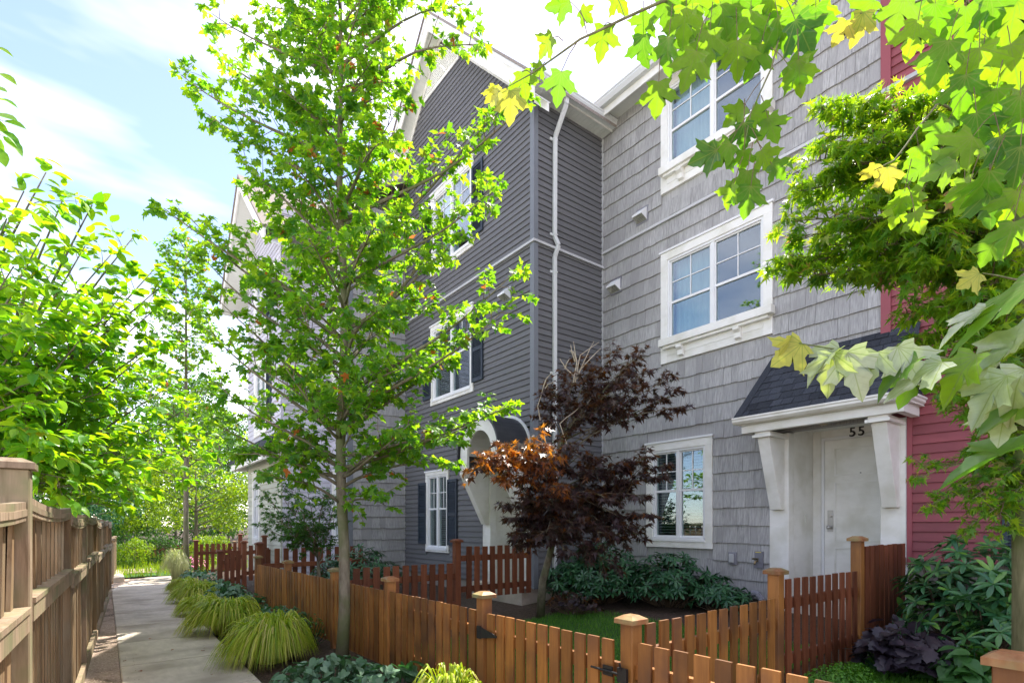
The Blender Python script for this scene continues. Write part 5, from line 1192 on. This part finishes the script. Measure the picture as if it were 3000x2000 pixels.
nbranch([(2300, -80, 2.1), (2290, 80, 1.75), (2260, 200, 1.7), (2200, 330, 1.68), (2180, 430, 1.68)], .004, .0012)
nbranch([(2960, 200, 3.0), (2800, -40, 2.2), (2650, 20, 1.9), (2520, 40, 1.8)], .008, .0014)
nbranch([(2970, 700, 3.0), (3050, 760, 2.2), (2980, 820, 1.7), (2880, 800, 1.5)], .007, .0014)
nbranch([(2985, 1000, 3.0), (3150, 1120, 1.9), (3000, 1120, 1.35), (2760, 1048, 1.22), (2500, 1030, 1.22), (2340, 1005, 1.25)], .006, .0012)
nbranch([(2960, 500, 3.0), (2850, 350, 2.3), (2750, 300, 1.9), (2620, 470, 1.8), (2560, 500, 1.8)], .007, .0014)
S1 = .125
H = [  # left tip branch
 (1770, 75, 1.78, .125, -105, 0, .2, (1790, 70, 1.76)), (1620, 110, 1.76, .10, -140, .2, -.3, (1650, 120, 1.76)), (1670, 5, 1.78, .115, -175, .1, 0, (1720, 70, 1.76)), (1590, 190, 1.75, .07, -130, .4, .5, (1600, 190, 1.75)), (1645, 210, 1.76, .12, -95, -.1, -.2, (1690, 125, 1.75)), (1530, 210, 1.75, .10, -85, .1, .3, (1555, 215, 1.75)), (1800, -20, 1.8, .10, -60, 0, 0, (1830, 50, 1.78)), (1700, 30, 1.8, .08, -30, .2, 0, (1720, 100, 1.75)),
 # middle clump
 (1960, 110, 1.75, .135, -100, 0, -.6, None), (1930, 240, 1.74, .13, -95, .2, .3, None), (1900, 40, 1.8, .11, -120, .1, .2, None), (2010, 20, 1.75, .14, -90, .0, .1, None), (2080, 90, 1.72, .14, -100, .1, 0, None), (2160, 120, 1.72, .14, -85, 0, .2, None), (2040, 150, 1.70, .14, -110, 0, 0, None), (2110, 10, 1.8, .14, -80, 0, 0, None), (2200, 30, 1.75, .14, -100, 0, -.2, None), (2280, 50, 1.7, .15, -75, 0, .1, None), (2330, 60, 1.68, .15, -60, 0, .2, None), (2390, 20, 1.7, .13, -85, 0, 0, None), (2230, 130, 1.74, .13, -110, 0, .3, None), (2340, 175, 1.68, .13, -80, 0, .1, None), (2310, 190, 1.7, .12, -50, .1, 0, None), (1950, -10, 1.8, .13, -85, 0, 0, None), (2040, -30, 1.8, .13, -85, 0, 0, None), (2150, -20, 1.82, .14, -95, 0, 0, None), (2260, -30, 1.8, .14, -80, 0, .2, None),
 # hanging spray
 (2180, 310, 1.7, .11, -150, .2, .3, None), (2200, 330, 1.7, .10, -40, .3, -.3, None), (2180, 360, 1.68, .11, -100, .3, 0, None), (2250, 345, 1.7, .105, -70, .1, 0, None), (2140, 420, 1.68, .12, -140, .1, .2, None), (2100, 440, 1.69, .12, -160, .1, .2, None), (2230, 440, 1.68, .105, -60, .2, .3, None), (2180, 440, 1.68, .095, -95, .5, 0, None), (2190, 500, 1.67, .115, -100, 0, .5, None), (2150, 540, 1.68, .10, -115, .2, -.4, None), (2200, 545, 1.67, .12, -100, .1, .1, None), (2260, 480, 1.7, .09, -50, .2, .2, None),
 # right side clump
 (2560, 0, 1.8, .12, -150, .1, .2, None), (2650, -10, 1.75, .14, -120, 0, 0, None), (2690, 60, 1.7, .13, -100, 0, .2, None), (2740, 10, 1.7, .14, -90, 0, 0, None), (2830, 20, 1.65, .15, -95, 0, -.2, None), (2900, -20, 1.6, .15, -80, 0, .1, None), (2980, 0, 1.6, .15, -100, 0, 0, None), (2780, 120, 1.65, .15, -110, .1, 0, None), (2870, 140, 1.6, .16, -90, 0, .2, None), (2960, 130, 1.6, .16, -80, 0, 0, None), (2760, 180, 1.7, .11, -140, .2, .2, None), (2830, 220, 1.62, .14, -100, 0, 0, None), (2920, 260, 1.6, .15, -110, .1, .2, None), (2990, 280, 1.55, .16, -95, 0, 0, None), (2780, 350, 1.65, .12, -130, .2, 0, None), (2860, 330, 1.6, .13, -80, .1, .2, None), (2850, 400, 1.55, .14, -150, .2, .2, None), (2930, 400, 1.55, .14, -80, 0, 0, None), (2990, 430, 1.5, .14, -100, 0, .3, None), (2900, 500, 1.5, .14, -120, .2, .5, None), (2980, 560, 1.5, .13, -110, .1, 0, None), (2900, 560, 1.55, .13, -90, 0, -.3, None), (2800, 470, 1.6, .12, -160, .2, 0, None), (2840, 540, 1.6, .11, -110, .2, .3, None), (2700, 560, 1.7, .10, -140, .2, .2, None), (2640, 600, 1.75, .10, -110, .2, 0, None), (2680, 620, 1.7, .10, -80, .1, .1, None), (2970, 650, 1.5, .12, -100, 0, .2, None), (2920, 700, 1.55, .11, -130, .2, 0, None), (2720, 480, 1.7, .10, -150, .2, 0, None), (2650, 560, 1.7, .11, -100, .3, .3, None)]
for (px, py, d, s_, a, pi_, ro, st) in H: hero(px, py, d, s_*.76, a+random.uniform(-8, 8), pi_, ro+random.uniform(-.15, .15), stem=st)
for i in range(95):   # fill deeper behind the clump at the corner
    px = 3010-abs(random.gauss(0, 130)); py = random.uniform(-60, 560); hero(px, py, random.uniform(1.9, 2.9), .095*random.uniform(.8, 1.2), -95+random.gauss(0, 35), random.uniform(-.4, .6), random.gauss(0, .5))
for i in range(26):
    px = random.uniform(1880, 2420); py = random.uniform(-60, 120); hero(px, py, random.uniform(1.8, 2.1), .11*random.uniform(.8, 1.1), -95+random.gauss(0, 30), random.uniform(-.3, .5), random.gauss(0, .4))
# gold leaves: tips
for (px, py, d, s_, a, pi_, ro) in ((1495, 265, 1.75, .095, -88, .1, .4), (1450, 250, 1.76, .065, -115, .3, .6), (1470, 270, 1.76, .06, -140, .4, -.5), (2530, 35, 1.8, .095, -110, .1, .3), (2480, 60, 1.8, .075, -125, .3, .3), (2600, 490, 1.8, .085, -85, .1, 0), (2565, 480, 1.8, .07, -130, .4, .6), (2350, 1005, 1.25, .085, -145, .35, .4), (2320, 985, 1.25, .05, -120, .3, 1.2), (2870, 800, 1.5, .07, -150, .5, .5)):
    hero(px, py, d, s_, a, pi_, ro, gold=True)
# big leaves of the low branch, white sheen of the upper sides painted into their colour
G_SHEEN = leafmat('painted_sheen_leaf', [(.30, .38, .22), (.42, .46, .34), (.20, .32, .14)], [(.5, .7, .05), (.6, .7, .1)], tfac=.35, rough=.22, spec=.7, veins=True)
sheen_l = ([], [], [], [])
def flat(px, py, d, size, ang, tilt=.35, gold=False):
    p = P(px, py, d); a = math.radians(ang); view = (p-Vector((0, 0, EYE))).normalized(); r = view.cross(UPV).normalized(); u = r.cross(view)
    td = r*math.cos(a)+u*math.sin(a)-view*.25; nn = u*.9-view*tilt
    tgt = sheen_l if random.random() < .6 else (nm.pos, nm.tip, nm.nrm, nm.sz)
    tgt[0].append(tuple(p)); tgt[1].append(tuple(td)); tgt[2].append(tuple(nn)); tgt[3].append(size)
for (px, py, d, s_, a, ti) in ((2480, 1030, 1.22, .11, -70, .45), (2440, 1035, 1.22, .09, -100, .5), (2570, 1030, 1.2, .08, -110, .6), (2690, 1050, 1.18, .10, -150, .4), (2860, 1040, 1.15, .11, -130, .4), (2460, 1020, 1.22, .09, -150, .3), (2630, 1015, 1.2, .10, -60, .3), (2760, 1060, 1.15, .12, -150, .35), (2700, 1080, 1.2, .09, -120, .5), (3030, 820, 1.15, .19, -143, .05), (3050, 960, 1.15, .16, -150, .12), (3040, 1300, 1.2, .18, -168, .12), (2890, 900, 1.25, .11, -150, .1), (3010, 1010, 1.2, .13, -160, .15), (3000, 1080, 1.1, .11, -110, .5), (2950, 1100, 1.1, .11, -130, .4), (3050, 1150, 1.1, .12, -150, .3), (2950, 1180, 1.15, .09, -100, .5)): flat(px, py, d, s_, a, ti)
for (px, py, d, s_, a, pi_, ro) in () and ((2480, 1035, 1.22, .115, -105, .25, .9), (2440, 1020, 1.22, .10, -130, .4, .5), (2620, 1015, 1.2, .10, -80, .5, -.3), (2780, 1060, 1.15, .12, -140, .3, .9), (2700, 1090, 1.2, .095, -120, .4, .6), (3040, 830, 1.0, .24, -143, .5, .8), (3060, 960, 1.0, .22, -150, .45, .9), (3060, 1290, 1.1, .19, -168, .3, .9), (3000, 1080, 1.1, .13, -110, .2, .2), (2960, 1110, 1.1, .12, -125, .4, .4), (3050, 1150, 1.1, .13, -140, .2, .2), (2950, 1190, 1.15, .10, -100, .2, .2)):
    hero(px, py, d, s_, a, pi_, ro)
nm.done('maple', G_NEAR, 300, 'maple')
foliage(nm.t, np.array(sheen_l[0]), np.array(sheen_l[1]), np.array(sheen_l[2]), np.array(sheen_l[3]), 'maple', G_SHEEN, 300)
foliage(nm.t, np.array(acc_pos), np.array(acc_tip), np.array(acc_nrm), np.array(acc_sz), 'maple', G_PALE, 300)

# ---- small green maple behind the fence
sb = P(945, 1650, 8.9); sb.z = ground_z(sb.x)
sm_ = Tree('small_maple', sb, 'small dark green laceleaf maple behind the far picket fence by the pale house', bark=M_BARK)
random.seed(4)
for (px, py, d) in ((775, 1480, 8.6), (800, 1520, 8.4), (850, 1560, 8.3), (820, 1440, 8.8), (880, 1480, 8.3), (900, 1430, 8.6), (950, 1450, 8.6), (990, 1440, 9.0), (980, 1520, 9.0), (760, 1540, 8.7), (900, 1540, 8.2), (840, 1400, 9.0), (760, 1430, 9.0), (930, 1560, 9.0)):
    q = P(px, py, d); L_ = (q-sb).length; p = sb.lerp(P(925, 1560, 8.9), random.uniform(.6, 1)); sm_.limb(sb, p, .03, ntw=0, lpt=0); sm_.limb(p, q, .014, ntw=16, tl=.30, lsize=.06, lpt=8, droop=.4, start=.2, up=.0, sub=1)
sm_.done('lace', G_JMD, 200)

# ---- trees and shrubs beyond the bend
def cloud_tree(name, base, h, cr, n, kind, m, size, label, trunk_r=.1, cb=.35, squash=1.0, single=0, cat='tree', clumps=26, seed=1):
    random.seed(seed); r_ = np.random.default_rng(seed); base = Vector(base); t = thing(name, base, label, cat)
    k = MB(); k.tube([base-Vector((0, 0, .1)), base+Vector((.03*h*.2, 0, h*cb)), base+Vector((0, .05, h*.85))], [trunk_r, trunk_r*.75, trunk_r*.15], 8)
    cen = []; 
    for i in range(clumps):
        u = r_.uniform(0, 1); a = r_.uniform(0, 6.28); z = cb*h+(1-cb)*h*u; rr = cr*(math.sin(math.pi*min(.97, max(.12, u*.85+.12)))**.7)*r_.uniform(.35, 1.0)
        c = base+Vector((math.cos(a)*rr, math.sin(a)*rr*squash, z)); cen.append(c)
        k.tube(curve_pts(base+Vector((0, 0, z*.75)), c, n=3), [trunk_r*.3, trunk_r*.2, trunk_r*.12, .006], 5)
    k.build('trunk' if cat == 'tree' else 'stem', M_BARK, t)
    per = n//clumps; pos = []; 
    for c in cen:
        d = r_.normal(0, 1, (per, 3)); d /= np.linalg.norm(d, axis=1, keepdims=True); rad = cr*.36*r_.uniform(.2, 1.0, (per, 1))**.5; pos.append(np.array(c)+d*rad*[1, 1, .62])
    pos = np.concatenate(pos); N = len(pos); td = r_.normal(0, .8, (N, 3)); td[:, 2] -= .3; nn = r_.normal(0, .6, (N, 3)); nn[:, 2] += 1
    foliage(t, pos, td, nn, size*r_.uniform(.6, 1.3, N), kind, m, single)
    return t
cloud_tree('golden_tree', (3.2, 26, 0), 4.6, 2.2, 5000, 'oval', G_YEL, .12, 'glowing yellow-green garden tree beyond the bend of the path', seed=2, cb=.3)
cloud_tree('golden_tree', (1.0, 30, 0), 4.2, 1.9, 4000, 'oval', G_YEL, .13, 'lower yellow-green tree to the left of the thin young trunk, beyond the gravel', seed=3, cb=.28)
cloud_tree('garden_tree', (5.2, 33, 0), 7.5, 2.6, 6000, 'oval', G_FAR, .13, 'tall mid-green tree between the thin young tree and the pale house', seed=4, cb=.15)
cloud_tree('garden_tree', (-1.0, 24, 0), 4.4, 1.9, 5200, 'oval', G_VIB, .11, 'dark evergreen bush tree just above the end of the old fence', seed=5, cb=.1)
cloud_tree('garden_tree', (-3.2, 30, 0), 8.0, 3.2, 6000, 'oval', G_FAR, .15, 'broad green tree rising behind the old fence beyond the oval-leaved tree', seed=6, cb=.2)
cloud_tree('garden_tree', (8.5, 48, 0), 10, 4, 6000, 'oval', G_FAR, .2, 'pale hazy tree furthest along the gap beside the pale house', seed=7, cb=.2)
cloud_tree('garden_tree', (2.2, 50, 0), 8.5, 4, 6000, 'oval', G_FAR, .2, 'distant rounded tree closing the end of the garden', seed=8, cb=.15)
cloud_tree('garden_tree', (-6, 46, 0), 9, 4, 5000, 'oval', G_FAR, .2, 'distant tree at the far left behind the pine', seed=9, cb=.15)
cloud_tree('garden_tree', (3.6, 38, 0), 8.5, 3.4, 8000, 'oval', G_FAR, .17, 'dense dark green tree right behind the tall golden tree', seed=21, cb=.05)
cloud_tree('garden_tree', (-.8, 36, 0), 7.5, 3.4, 8000, 'oval', G_FAR, .17, 'dense green tree behind the lower golden tree', seed=22, cb=.05)
cloud_tree('garden_tree', (6.8, 40, 0), 9.0, 3.2, 7000, 'oval', G_FAR, .17, 'tall tree just left of the corner of the pale house', seed=23, cb=.05)
cloud_tree('garden_tree', (.9, 33, 0), 5.8, 2.3, 6000, 'oval', G_FAR, .14, 'mid-green tree standing between the two golden trees', seed=25, cb=.1)
cloud_tree('garden_tree', (.6, 44, 0), 12.5, 3.6, 6500, 'oval', G_FAR, .19, 'very tall loose tree rising above the lower golden tree', seed=27, cb=.2, clumps=40)
cloud_tree('garden_tree', (5.0, 47, 0), 13, 3.8, 6500, 'oval', G_FAR, .19, 'very tall loose tree rising right of the thin young trunk', seed=28, cb=.2, clumps=40)
cloud_tree('border_shrub', (1.0, 23.6, 0), 1.0, .7, 2000, 'oval', G_YEL, .07, 'low lime-green shrub at the far side of the path bend', seed=10, cb=.05, cat='shrub', trunk_r=.03)
cloud_tree('border_shrub', (2.0, 24.5, 0), 1.2, .9, 2200, 'oval', G_FAR, .07, 'rounded green shrub in front of the golden tree', seed=11, cb=.05, cat='shrub', trunk_r=.03)
cloud_tree('border_shrub', (3.4, 23.5, 0), 1.1, .9, 2200, 'oval', G_YEL, .07, 'yellowish shrub behind the open picket panel', seed=12, cb=.05, cat='shrub', trunk_r=.03)
cloud_tree('border_shrub', (.0, 25.0, 0), 1.8, .9, 2600, 'oval', G_FAR, .08, 'taller green shrub beside the low old fence', seed=13, cb=.05, cat='shrub', trunk_r=.03)
# pine
def pine(base, h, n, seed, label, rr=1.6):
    random.seed(seed); base = Vector(base); t = thing('pine_tree', base, label, 'tree'); k = MB(); k.tube([base, base+Vector((0, 0, h))], [.16, .02], 8)
    b0 = []; b1 = []
    for i in range(n):
        u = i/n; z = h*(.25+.75*u); a = i*2.4; r = rr*(1-u)*random.uniform(.7, 1.1)+.25; p = base+Vector((0, 0, z)); q = p+Vector((math.cos(a)*r, math.sin(a)*r, r*.35)); k.tube([p, p.lerp(q, .5)-Vector((0, 0, .03)), q], [.03, .02, .008], 5)
        for j in range(34):
            s = .25+.75*random.random(); c = p.lerp(q, s)
            for m_ in range(7):
                d = Vector((random.gauss(0, 1), random.gauss(0, 1), random.gauss(.4, 1))).normalized()*.22; b0.append(tuple(c)); b1.append(tuple(c+d))
    k.build('trunk', M_BARK, t); blades('needles', np.array(b0), np.array(b1), .012, G_PINE, t, arch=0, segs=1, kind='stuff')
pine((-4.2, 15, 0), 10.2, 40, 2, 'pine with upright grey-green tufts at the far left edge', 2.2)
pine((-1.6, 19, 0), 7.2, 34, 3, 'pine showing its needle tufts between the oval-leaved tree and the thin young tree', 1.8)

# ------------------------------------------------------------------ border plants
def mound(cx, cy, r, h, n, label, m=None, seed=1, name='ornamental_grass', group='golden grass mounds along the path', w=.019, lean=(-.25, -.1)):
    r_ = np.random.default_rng(seed); z0 = ground_z(cx)-.02
    nt = max(8, n//38); ta = r_.uniform(0, 6.283, nt); tr_ = np.sqrt(r_.uniform(0.02, 1, nt)); th_ = r_.uniform(.72, 1.12, nt); ti = r_.integers(0, nt, n)
    a = ta[ti]+r_.normal(0, .16, n)/(tr_[ti]+.15); u = np.clip(tr_[ti]+r_.normal(0, .09, n), 0.02, 1.12); rr = r*u; hs_ = th_[ti]
    un = np.clip(u, .25, 1.12)
    base = np.stack([cx+np.cos(a)*r*.30*np.clip(u, 0, 1), cy+np.sin(a)*r*.30*np.clip(u, 0, 1), np.full(n, z0)], 1)
    wob_ = r_.uniform(.75, 1.12, n)
    tz = z0+h*np.clip(.62-.60*un**1.5, .02, 1)*wob_*hs_
    q_ = r_.uniform(.55, 1.05, n); tz = tz+h*.30*(1-np.clip(q_, 0, 1)); a2 = a+r_.normal(0, .22, n)
    tips_ = np.stack([cx+np.cos(a2)*r*(.28+.82*un*q_)+lean[0]*r*.6, cy+np.sin(a2)*r*(.28+.82*un*q_)+lean[1]*r*.6, tz], 1)
    L3 = np.linalg.norm(tips_-base, axis=1); peak = h*(.98-.22*un**2)*hs_*wob_
    A = np.maximum(.02, peak-(tz-z0)*.5)/(L3*.75)
    o = blades(name, base, tips_, w*r_.uniform(.6, 1.2, n), m or G_HAK, arch=A, segs=6, label=label, cat='ornamental grass', group=group)
    return o
gm_pts = [((858, 1905), .58, .47, 2600, 'largest golden grass mound, nearest of the row, beside the maple trunk'), ((660, 1800), .58, .45, 2300, 'second golden grass mound, spilling over the path edge behind the nearest one'), ((575, 1752), .42, .33, 1500, 'third golden grass mound, small one leaning on the path'), ((545, 1715), .52, .38, 1500, 'fourth golden grass mound, beneath the blue-green plants by the low pickets'), ((500, 1705), .42, .30, 1200, 'furthest golden grass mound, at the foot of the thin young tree')]
def gnd(px, py, z=0.03):
    d = F*(EYE-z)/(py-1535); return P(px, py, d)
mnd = [(1.62, 6.75), (1.52, 8.85), (1.45, 10.8), (1.6, 12.6), (1.62, 14.6)]
for i, ((x, y), (q, r, h, n, lb)) in enumerate(zip(mnd, gm_pts)): mound(x, y, r, h, n, lb, seed=i+3)
p = P(1270, 1990, 3.6); mound(2.02, 3.42, .34, .46, 420, 'golden grass tuft at the bottom edge before the gate post', seed=31, group='golden grass mounds along the path')
mound(1.75, 18.0, .5, .75, 900, 'pale wispy grass clump round the foot of the thin young tree', m=G_PALEG, seed=40, group=None, w=.008)
def clump(name, cx, cy, rx, ry, h, n, kind, m, size, label, cat='plant', group=None, seed=1, single=300, droop=.2, jit=.35, whorl=0, z0=None, stems=True, flat=.6, out=.8):
    r_ = np.random.default_rng(seed); random.seed(seed); z0 = ground_z(cx)-.02 if z0 is None else z0
    t = thing(name, (cx, cy, z0), label, cat, group); pos = []; tip = []; nrm_ = []; sz = []; k = MB()
    def add(p, d, nv, s): pos.append(p); tip.append(d); nrm_.append(nv); sz.append(s)
    cnt = n//whorl if whorl else n
    for i in range(cnt):
        th = r_.uniform(0, 6.283); u = math.sqrt(r_.uniform(0, 1)); top = math.sqrt(max(0, 1-u*u*.85))
        zz = h*top*(r_.uniform(.35, 1.0) if whorl else r_.uniform(.45, 1.0)); x = cx+math.cos(th)*u*rx; y = cy+math.sin(th)*u*ry
        p = Vector((x, y, z0+zz)); od = Vector((math.cos(th)*u, math.sin(th)*u, 0))
        if stems and i % 2 == 0: k.tube([(cx+(x-cx)*.35, cy+(y-cy)*.35, z0), (cx+(x-cx)*.8, cy+(y-cy)*.8, z0+zz*.6), p], [.006, .004, .003], 4, False)
        if whorl:
            ax = (od*.9+Vector((0, 0, 1))+Vector((r_.normal(0, .25), r_.normal(0, .25), 0))).normalized(); s1 = ax.cross(Vector((.3, .9, .1))).normalized(); s2 = ax.cross(s1)
            off = r_.uniform(0, 6.28); ws = size*r_.uniform(.8, 1.2)
            for j in range(whorl):
                a = off+6.283*j/whorl; d = s1*math.cos(a)+s2*math.sin(a)+ax*r_.uniform(.0, .75)-Vector((0, 0, droop)); add(tuple(p+d*.006), tuple(d), tuple(ax+Vector((0, 0, .1))), ws*r_.uniform(.8, 1.1))
        else:
            d = od*out+Vector((r_.normal(0, .45), r_.normal(0, .45), r_.normal(-droop, .2))); nv = Vector((od.x*.5+r_.normal(0, jit), od.y*.5+r_.normal(0, jit), 1)); add(tuple(p), tuple(d), tuple(nv), size*r_.uniform(.6, 1.25))
    if k.v: k.build('stems', M_TWIG if cat != 'plant' else G_VIB, t, kind='stuff')
    foliage(t, np.array(pos), np.array(tip), np.array(nrm_), np.array(sz), kind, m, single)
    return t
# blue-green border plants
clump('border_plant', 1.72, 5.05, .55, .50, .36, 230, 'heart', G_BRUN, .095, 'broad clump of silver-veined heart leaves right below the maple trunk', group='blue-green leafy clumps in the border', seed=2, single=120)
clump('border_plant', 2.02, 4.40, .40, .38, .38, 70, 'heart', G_BRUN, .15, 'clump of the largest silver-veined leaves at the foot of the maple', group='blue-green leafy clumps in the border', seed=3, single=70)
clump('border_plant', 1.45, 4.45, .40, .45, .24, 190, 'oval', G_VIB, .08, 'dark low leafy clump at the bottom edge of the path', group='blue-green leafy clumps in the border', seed=13, single=100)
clump('border_plant', 1.92, 7.75, .40, .50, .50, 260, 'heart', G_BRUN, .085, 'blue-green clump between the two nearest golden grass mounds', group='blue-green leafy clumps in the border', seed=4, single=90)
clump('border_plant', 1.95, 9.6, .45, .6, .42, 220, 'heart', G_BRUN, .085, 'blue-green clump behind the second grass mound at the picket fence end', group='blue-green leafy clumps in the border', seed=5, single=60)
clump('border_plant', 1.95, 11.6, .4, .6, .48, 200, 'heart', G_BRUN, .09, 'blue-green clump under the far end of the orange-brown picket fence', group='blue-green leafy clumps in the border', seed=6, single=60)
clump('border_plant', 2.0, 13.0, .35, .5, .40, 160, 'heart', G_BRUN, .09, 'blue-green clump before the low dark red pickets', group='blue-green leafy clumps in the border', seed=7, single=40)
clump('border_plant', 2.1, 16.0, .5, .8, .45, 200, 'heart', G_BRUN, .09, 'furthest blue-green clump beside the thin young tree', group='blue-green leafy clumps in the border', seed=8, single=40)
clump('vine', 2.15, 7.2, .18, .6, .42, 130, 'oval', G_FAR, .045, 'weedy green sprigs climbing the foot of the picket fence behind the grass mounds', seed=9, single=40)
k = clump('flower_clump', 2.5, 21, .4, .5, .5, 120, 'oval', M_FLOWER, .07, 'pink flowers beside the open picket panel', seed=14, single=0)
clump('dry_sprig', 2.23, 2.45, .10, .14, .52, 60, 'oval', G_PALE, .022, 'pale seed sprig standing before the latch of the gate', seed=15, single=0, out=.2)
# viburnum hedges
def shrub(cx, cy, rx, ry, h, n, label, seed, **kw): return clump('shrub', cx, cy, rx, ry, h, n, 'oblong', G_VIB, .12, label, cat='shrub', seed=seed, whorl=7, droop=.25, single=260, **kw)
shrub(6.30, 6.0, .70, .70, .95, 1500, 'dark glossy evergreen shrub in the corner of the two walls', 3)
shrub(6.65, 5.0, .50, .75, .80, 1400, 'dark glossy evergreen shrub below the small ground floor window', 4)
shrub(5.95, 6.30, .45, .35, .75, 800, 'dark evergreen shrub directly behind the leaning purple maple trunk', 33)
shrub(6.80, 4.25, .35, .45, .50, 500, 'lowest evergreen shrub at the foot of the outlet box', 6)
shrub(3.85, 9.9, .9, .9, 1.0, 1500, 'dark evergreen shrub before the shingled side wall beyond the second fence', 5)
clump('shrub', 5.45, 5.7, .35, .45, .35, 200, 'lobed', G_RED, .06, 'low purple seedlings round the base of the purple maple', cat='shrub', seed=22, single=60)
# right yard
rh = clump('rhododendron', 6.55, 1.45, .62, .58, 1.15, 1500, 'oblong', G_RHOD, .135, 'large rhododendron with glossy whorled leaves below the red wall', cat='shrub', seed=7, whorl=9, droop=.15, single=300)
clump('rhododendron', 6.05, 1.15, .36, .42, .80, 520, 'oblong', G_RHOD, .13, 'smaller rhododendron nearest the mossy trunk', cat='shrub', seed=17, whorl=9, droop=.15, single=200)
clump('heuchera', 5.45, 1.68, .38, .34, .50, 210, 'lobed', G_HEUP, .12, 'blackish purple heuchera mound beside the cedar divider', seed=8, single=210)
clump('hosta', 5.45, 1.18, .30, .28, .36, 80, 'heart', G_HOSTA, .13, 'green hosta with pale edged leaves beside the mossy trunk', seed=9, single=75, jit=.25)
# lawns
def lawn(name, pts, label, n, seed, hgt=.05):
    k = MB(); k.add([(x, y, ground_z(x)+.004-.02) for x, y in pts], [tuple(range(len(pts)))]); k.build(name, M_LAWN, kind='structure')
    r_ = np.random.default_rng(seed); xs = [p[0] for p in pts]; ys = [p[1] for p in pts]
    x = r_.uniform(min(xs), max(xs), n); y = r_.uniform(min(ys), max(ys), n); z = np.interp(x, [1.35, 7.2], [0, .46])-.02
    b = np.stack([x, y, z], 1); t = b+np.stack([r_.normal(0, .018, n), r_.normal(0, .018, n), hgt*r_.uniform(.5, 1.3, n)], 1)
    blades('grass', b, t, .0045, G_TURF, arch=.1, segs=2, kind='stuff', label=label)
lawn('lawn', [(2.75, 2.4), (5.8, 2.4), (5.6, 5.9), (2.7, 5.9)], 'short grass of the yard behind the gate', 26000, 1)
lawn('front_lawn', [(2.75, .0), (6.2, .0), (6.2, 2.05), (2.75, 2.05)], 'short bright grass of the next yard under the rhododendron', 30000, 2, .07)
clump('ground_cover', 4.75, 1.90, .55, .22, .22, 2600, 'oval', G_TURF, .022, 'tiny-leaved bright ground cover along the cedar divider', seed=10, single=0, stems=False)
clump('ground_cover', 4.75, 1.45, .55, .40, .13, 3000, 'oval', G_TURF, .02, 'tiny-leaved ground cover in front of the purple heuchera', seed=11, single=0, stems=False)
# far garden ground
k = MB(); k.add([(-3, 19.0, .05), (9, 20.0, .05), (14, 60, .05), (-14, 60, .05)], [(0, 1, 2, 3)]); k.build('far_lawn', MATS['lawn_turf'], kind='structure')
r_ = np.random.default_rng(9); n = 9000; b = np.stack([r_.uniform(-2, 6, n), r_.uniform(19.2, 34, n), np.full(n, .05)], 1); t = b+np.stack([r_.normal(0, .05, n), r_.normal(0, .05, n), r_.uniform(.08, .3, n)], 1)
blades('far_grass', b, t, .02, G_YEL, arch=.1, segs=2, kind='stuff', label='sunlit rough grass beyond the bend')
box('gravel_pad', (.3, 20.6, .0), (1.5, 22.6, .075), M_STRIP, kind='structure')
# fallen leaves on the path
random.seed(2)
for (px, py, wh) in ((595, 1905, 'in the middle of the path level with the largest grass mound'), (620, 1975, 'at the bottom edge of the path'), (712, 1945, 'nearest the low leafy clump'), (505, 1903, 'at the tip of the sunlit patch'), (412, 1965, 'in the sunlit patch'), (365, 1935, 'closest to the bark strip'), (440, 1870, 'furthest along the path')):
    p = gnd(px, py, .03); o = bpy.data.objects.new('fallen_leaf', np_mesh('fallen_leaf', LEAF['maple_lo'][0]*[1, 1, 1.5]+[0, -.4, .12], LEAF['maple_lo'][1], M_DRY))
    s_ = random.uniform(.022, .045); o.matrix_basis = Matrix.Translation((p.x, p.y, .031)) @ Matrix.Rotation(random.uniform(0, 6), 4, 'Z') @ Matrix.Scale(s_, 4); finish(o); props(o, 'dry brown leaf lying '+wh, 'leaf', 'dry leaves fallen on the path')
print('objects', len(bpy.data.objects), 'tris approx', sum(len(o.data.polygons) for o in bpy.data.objects if o.type == 'MESH'))
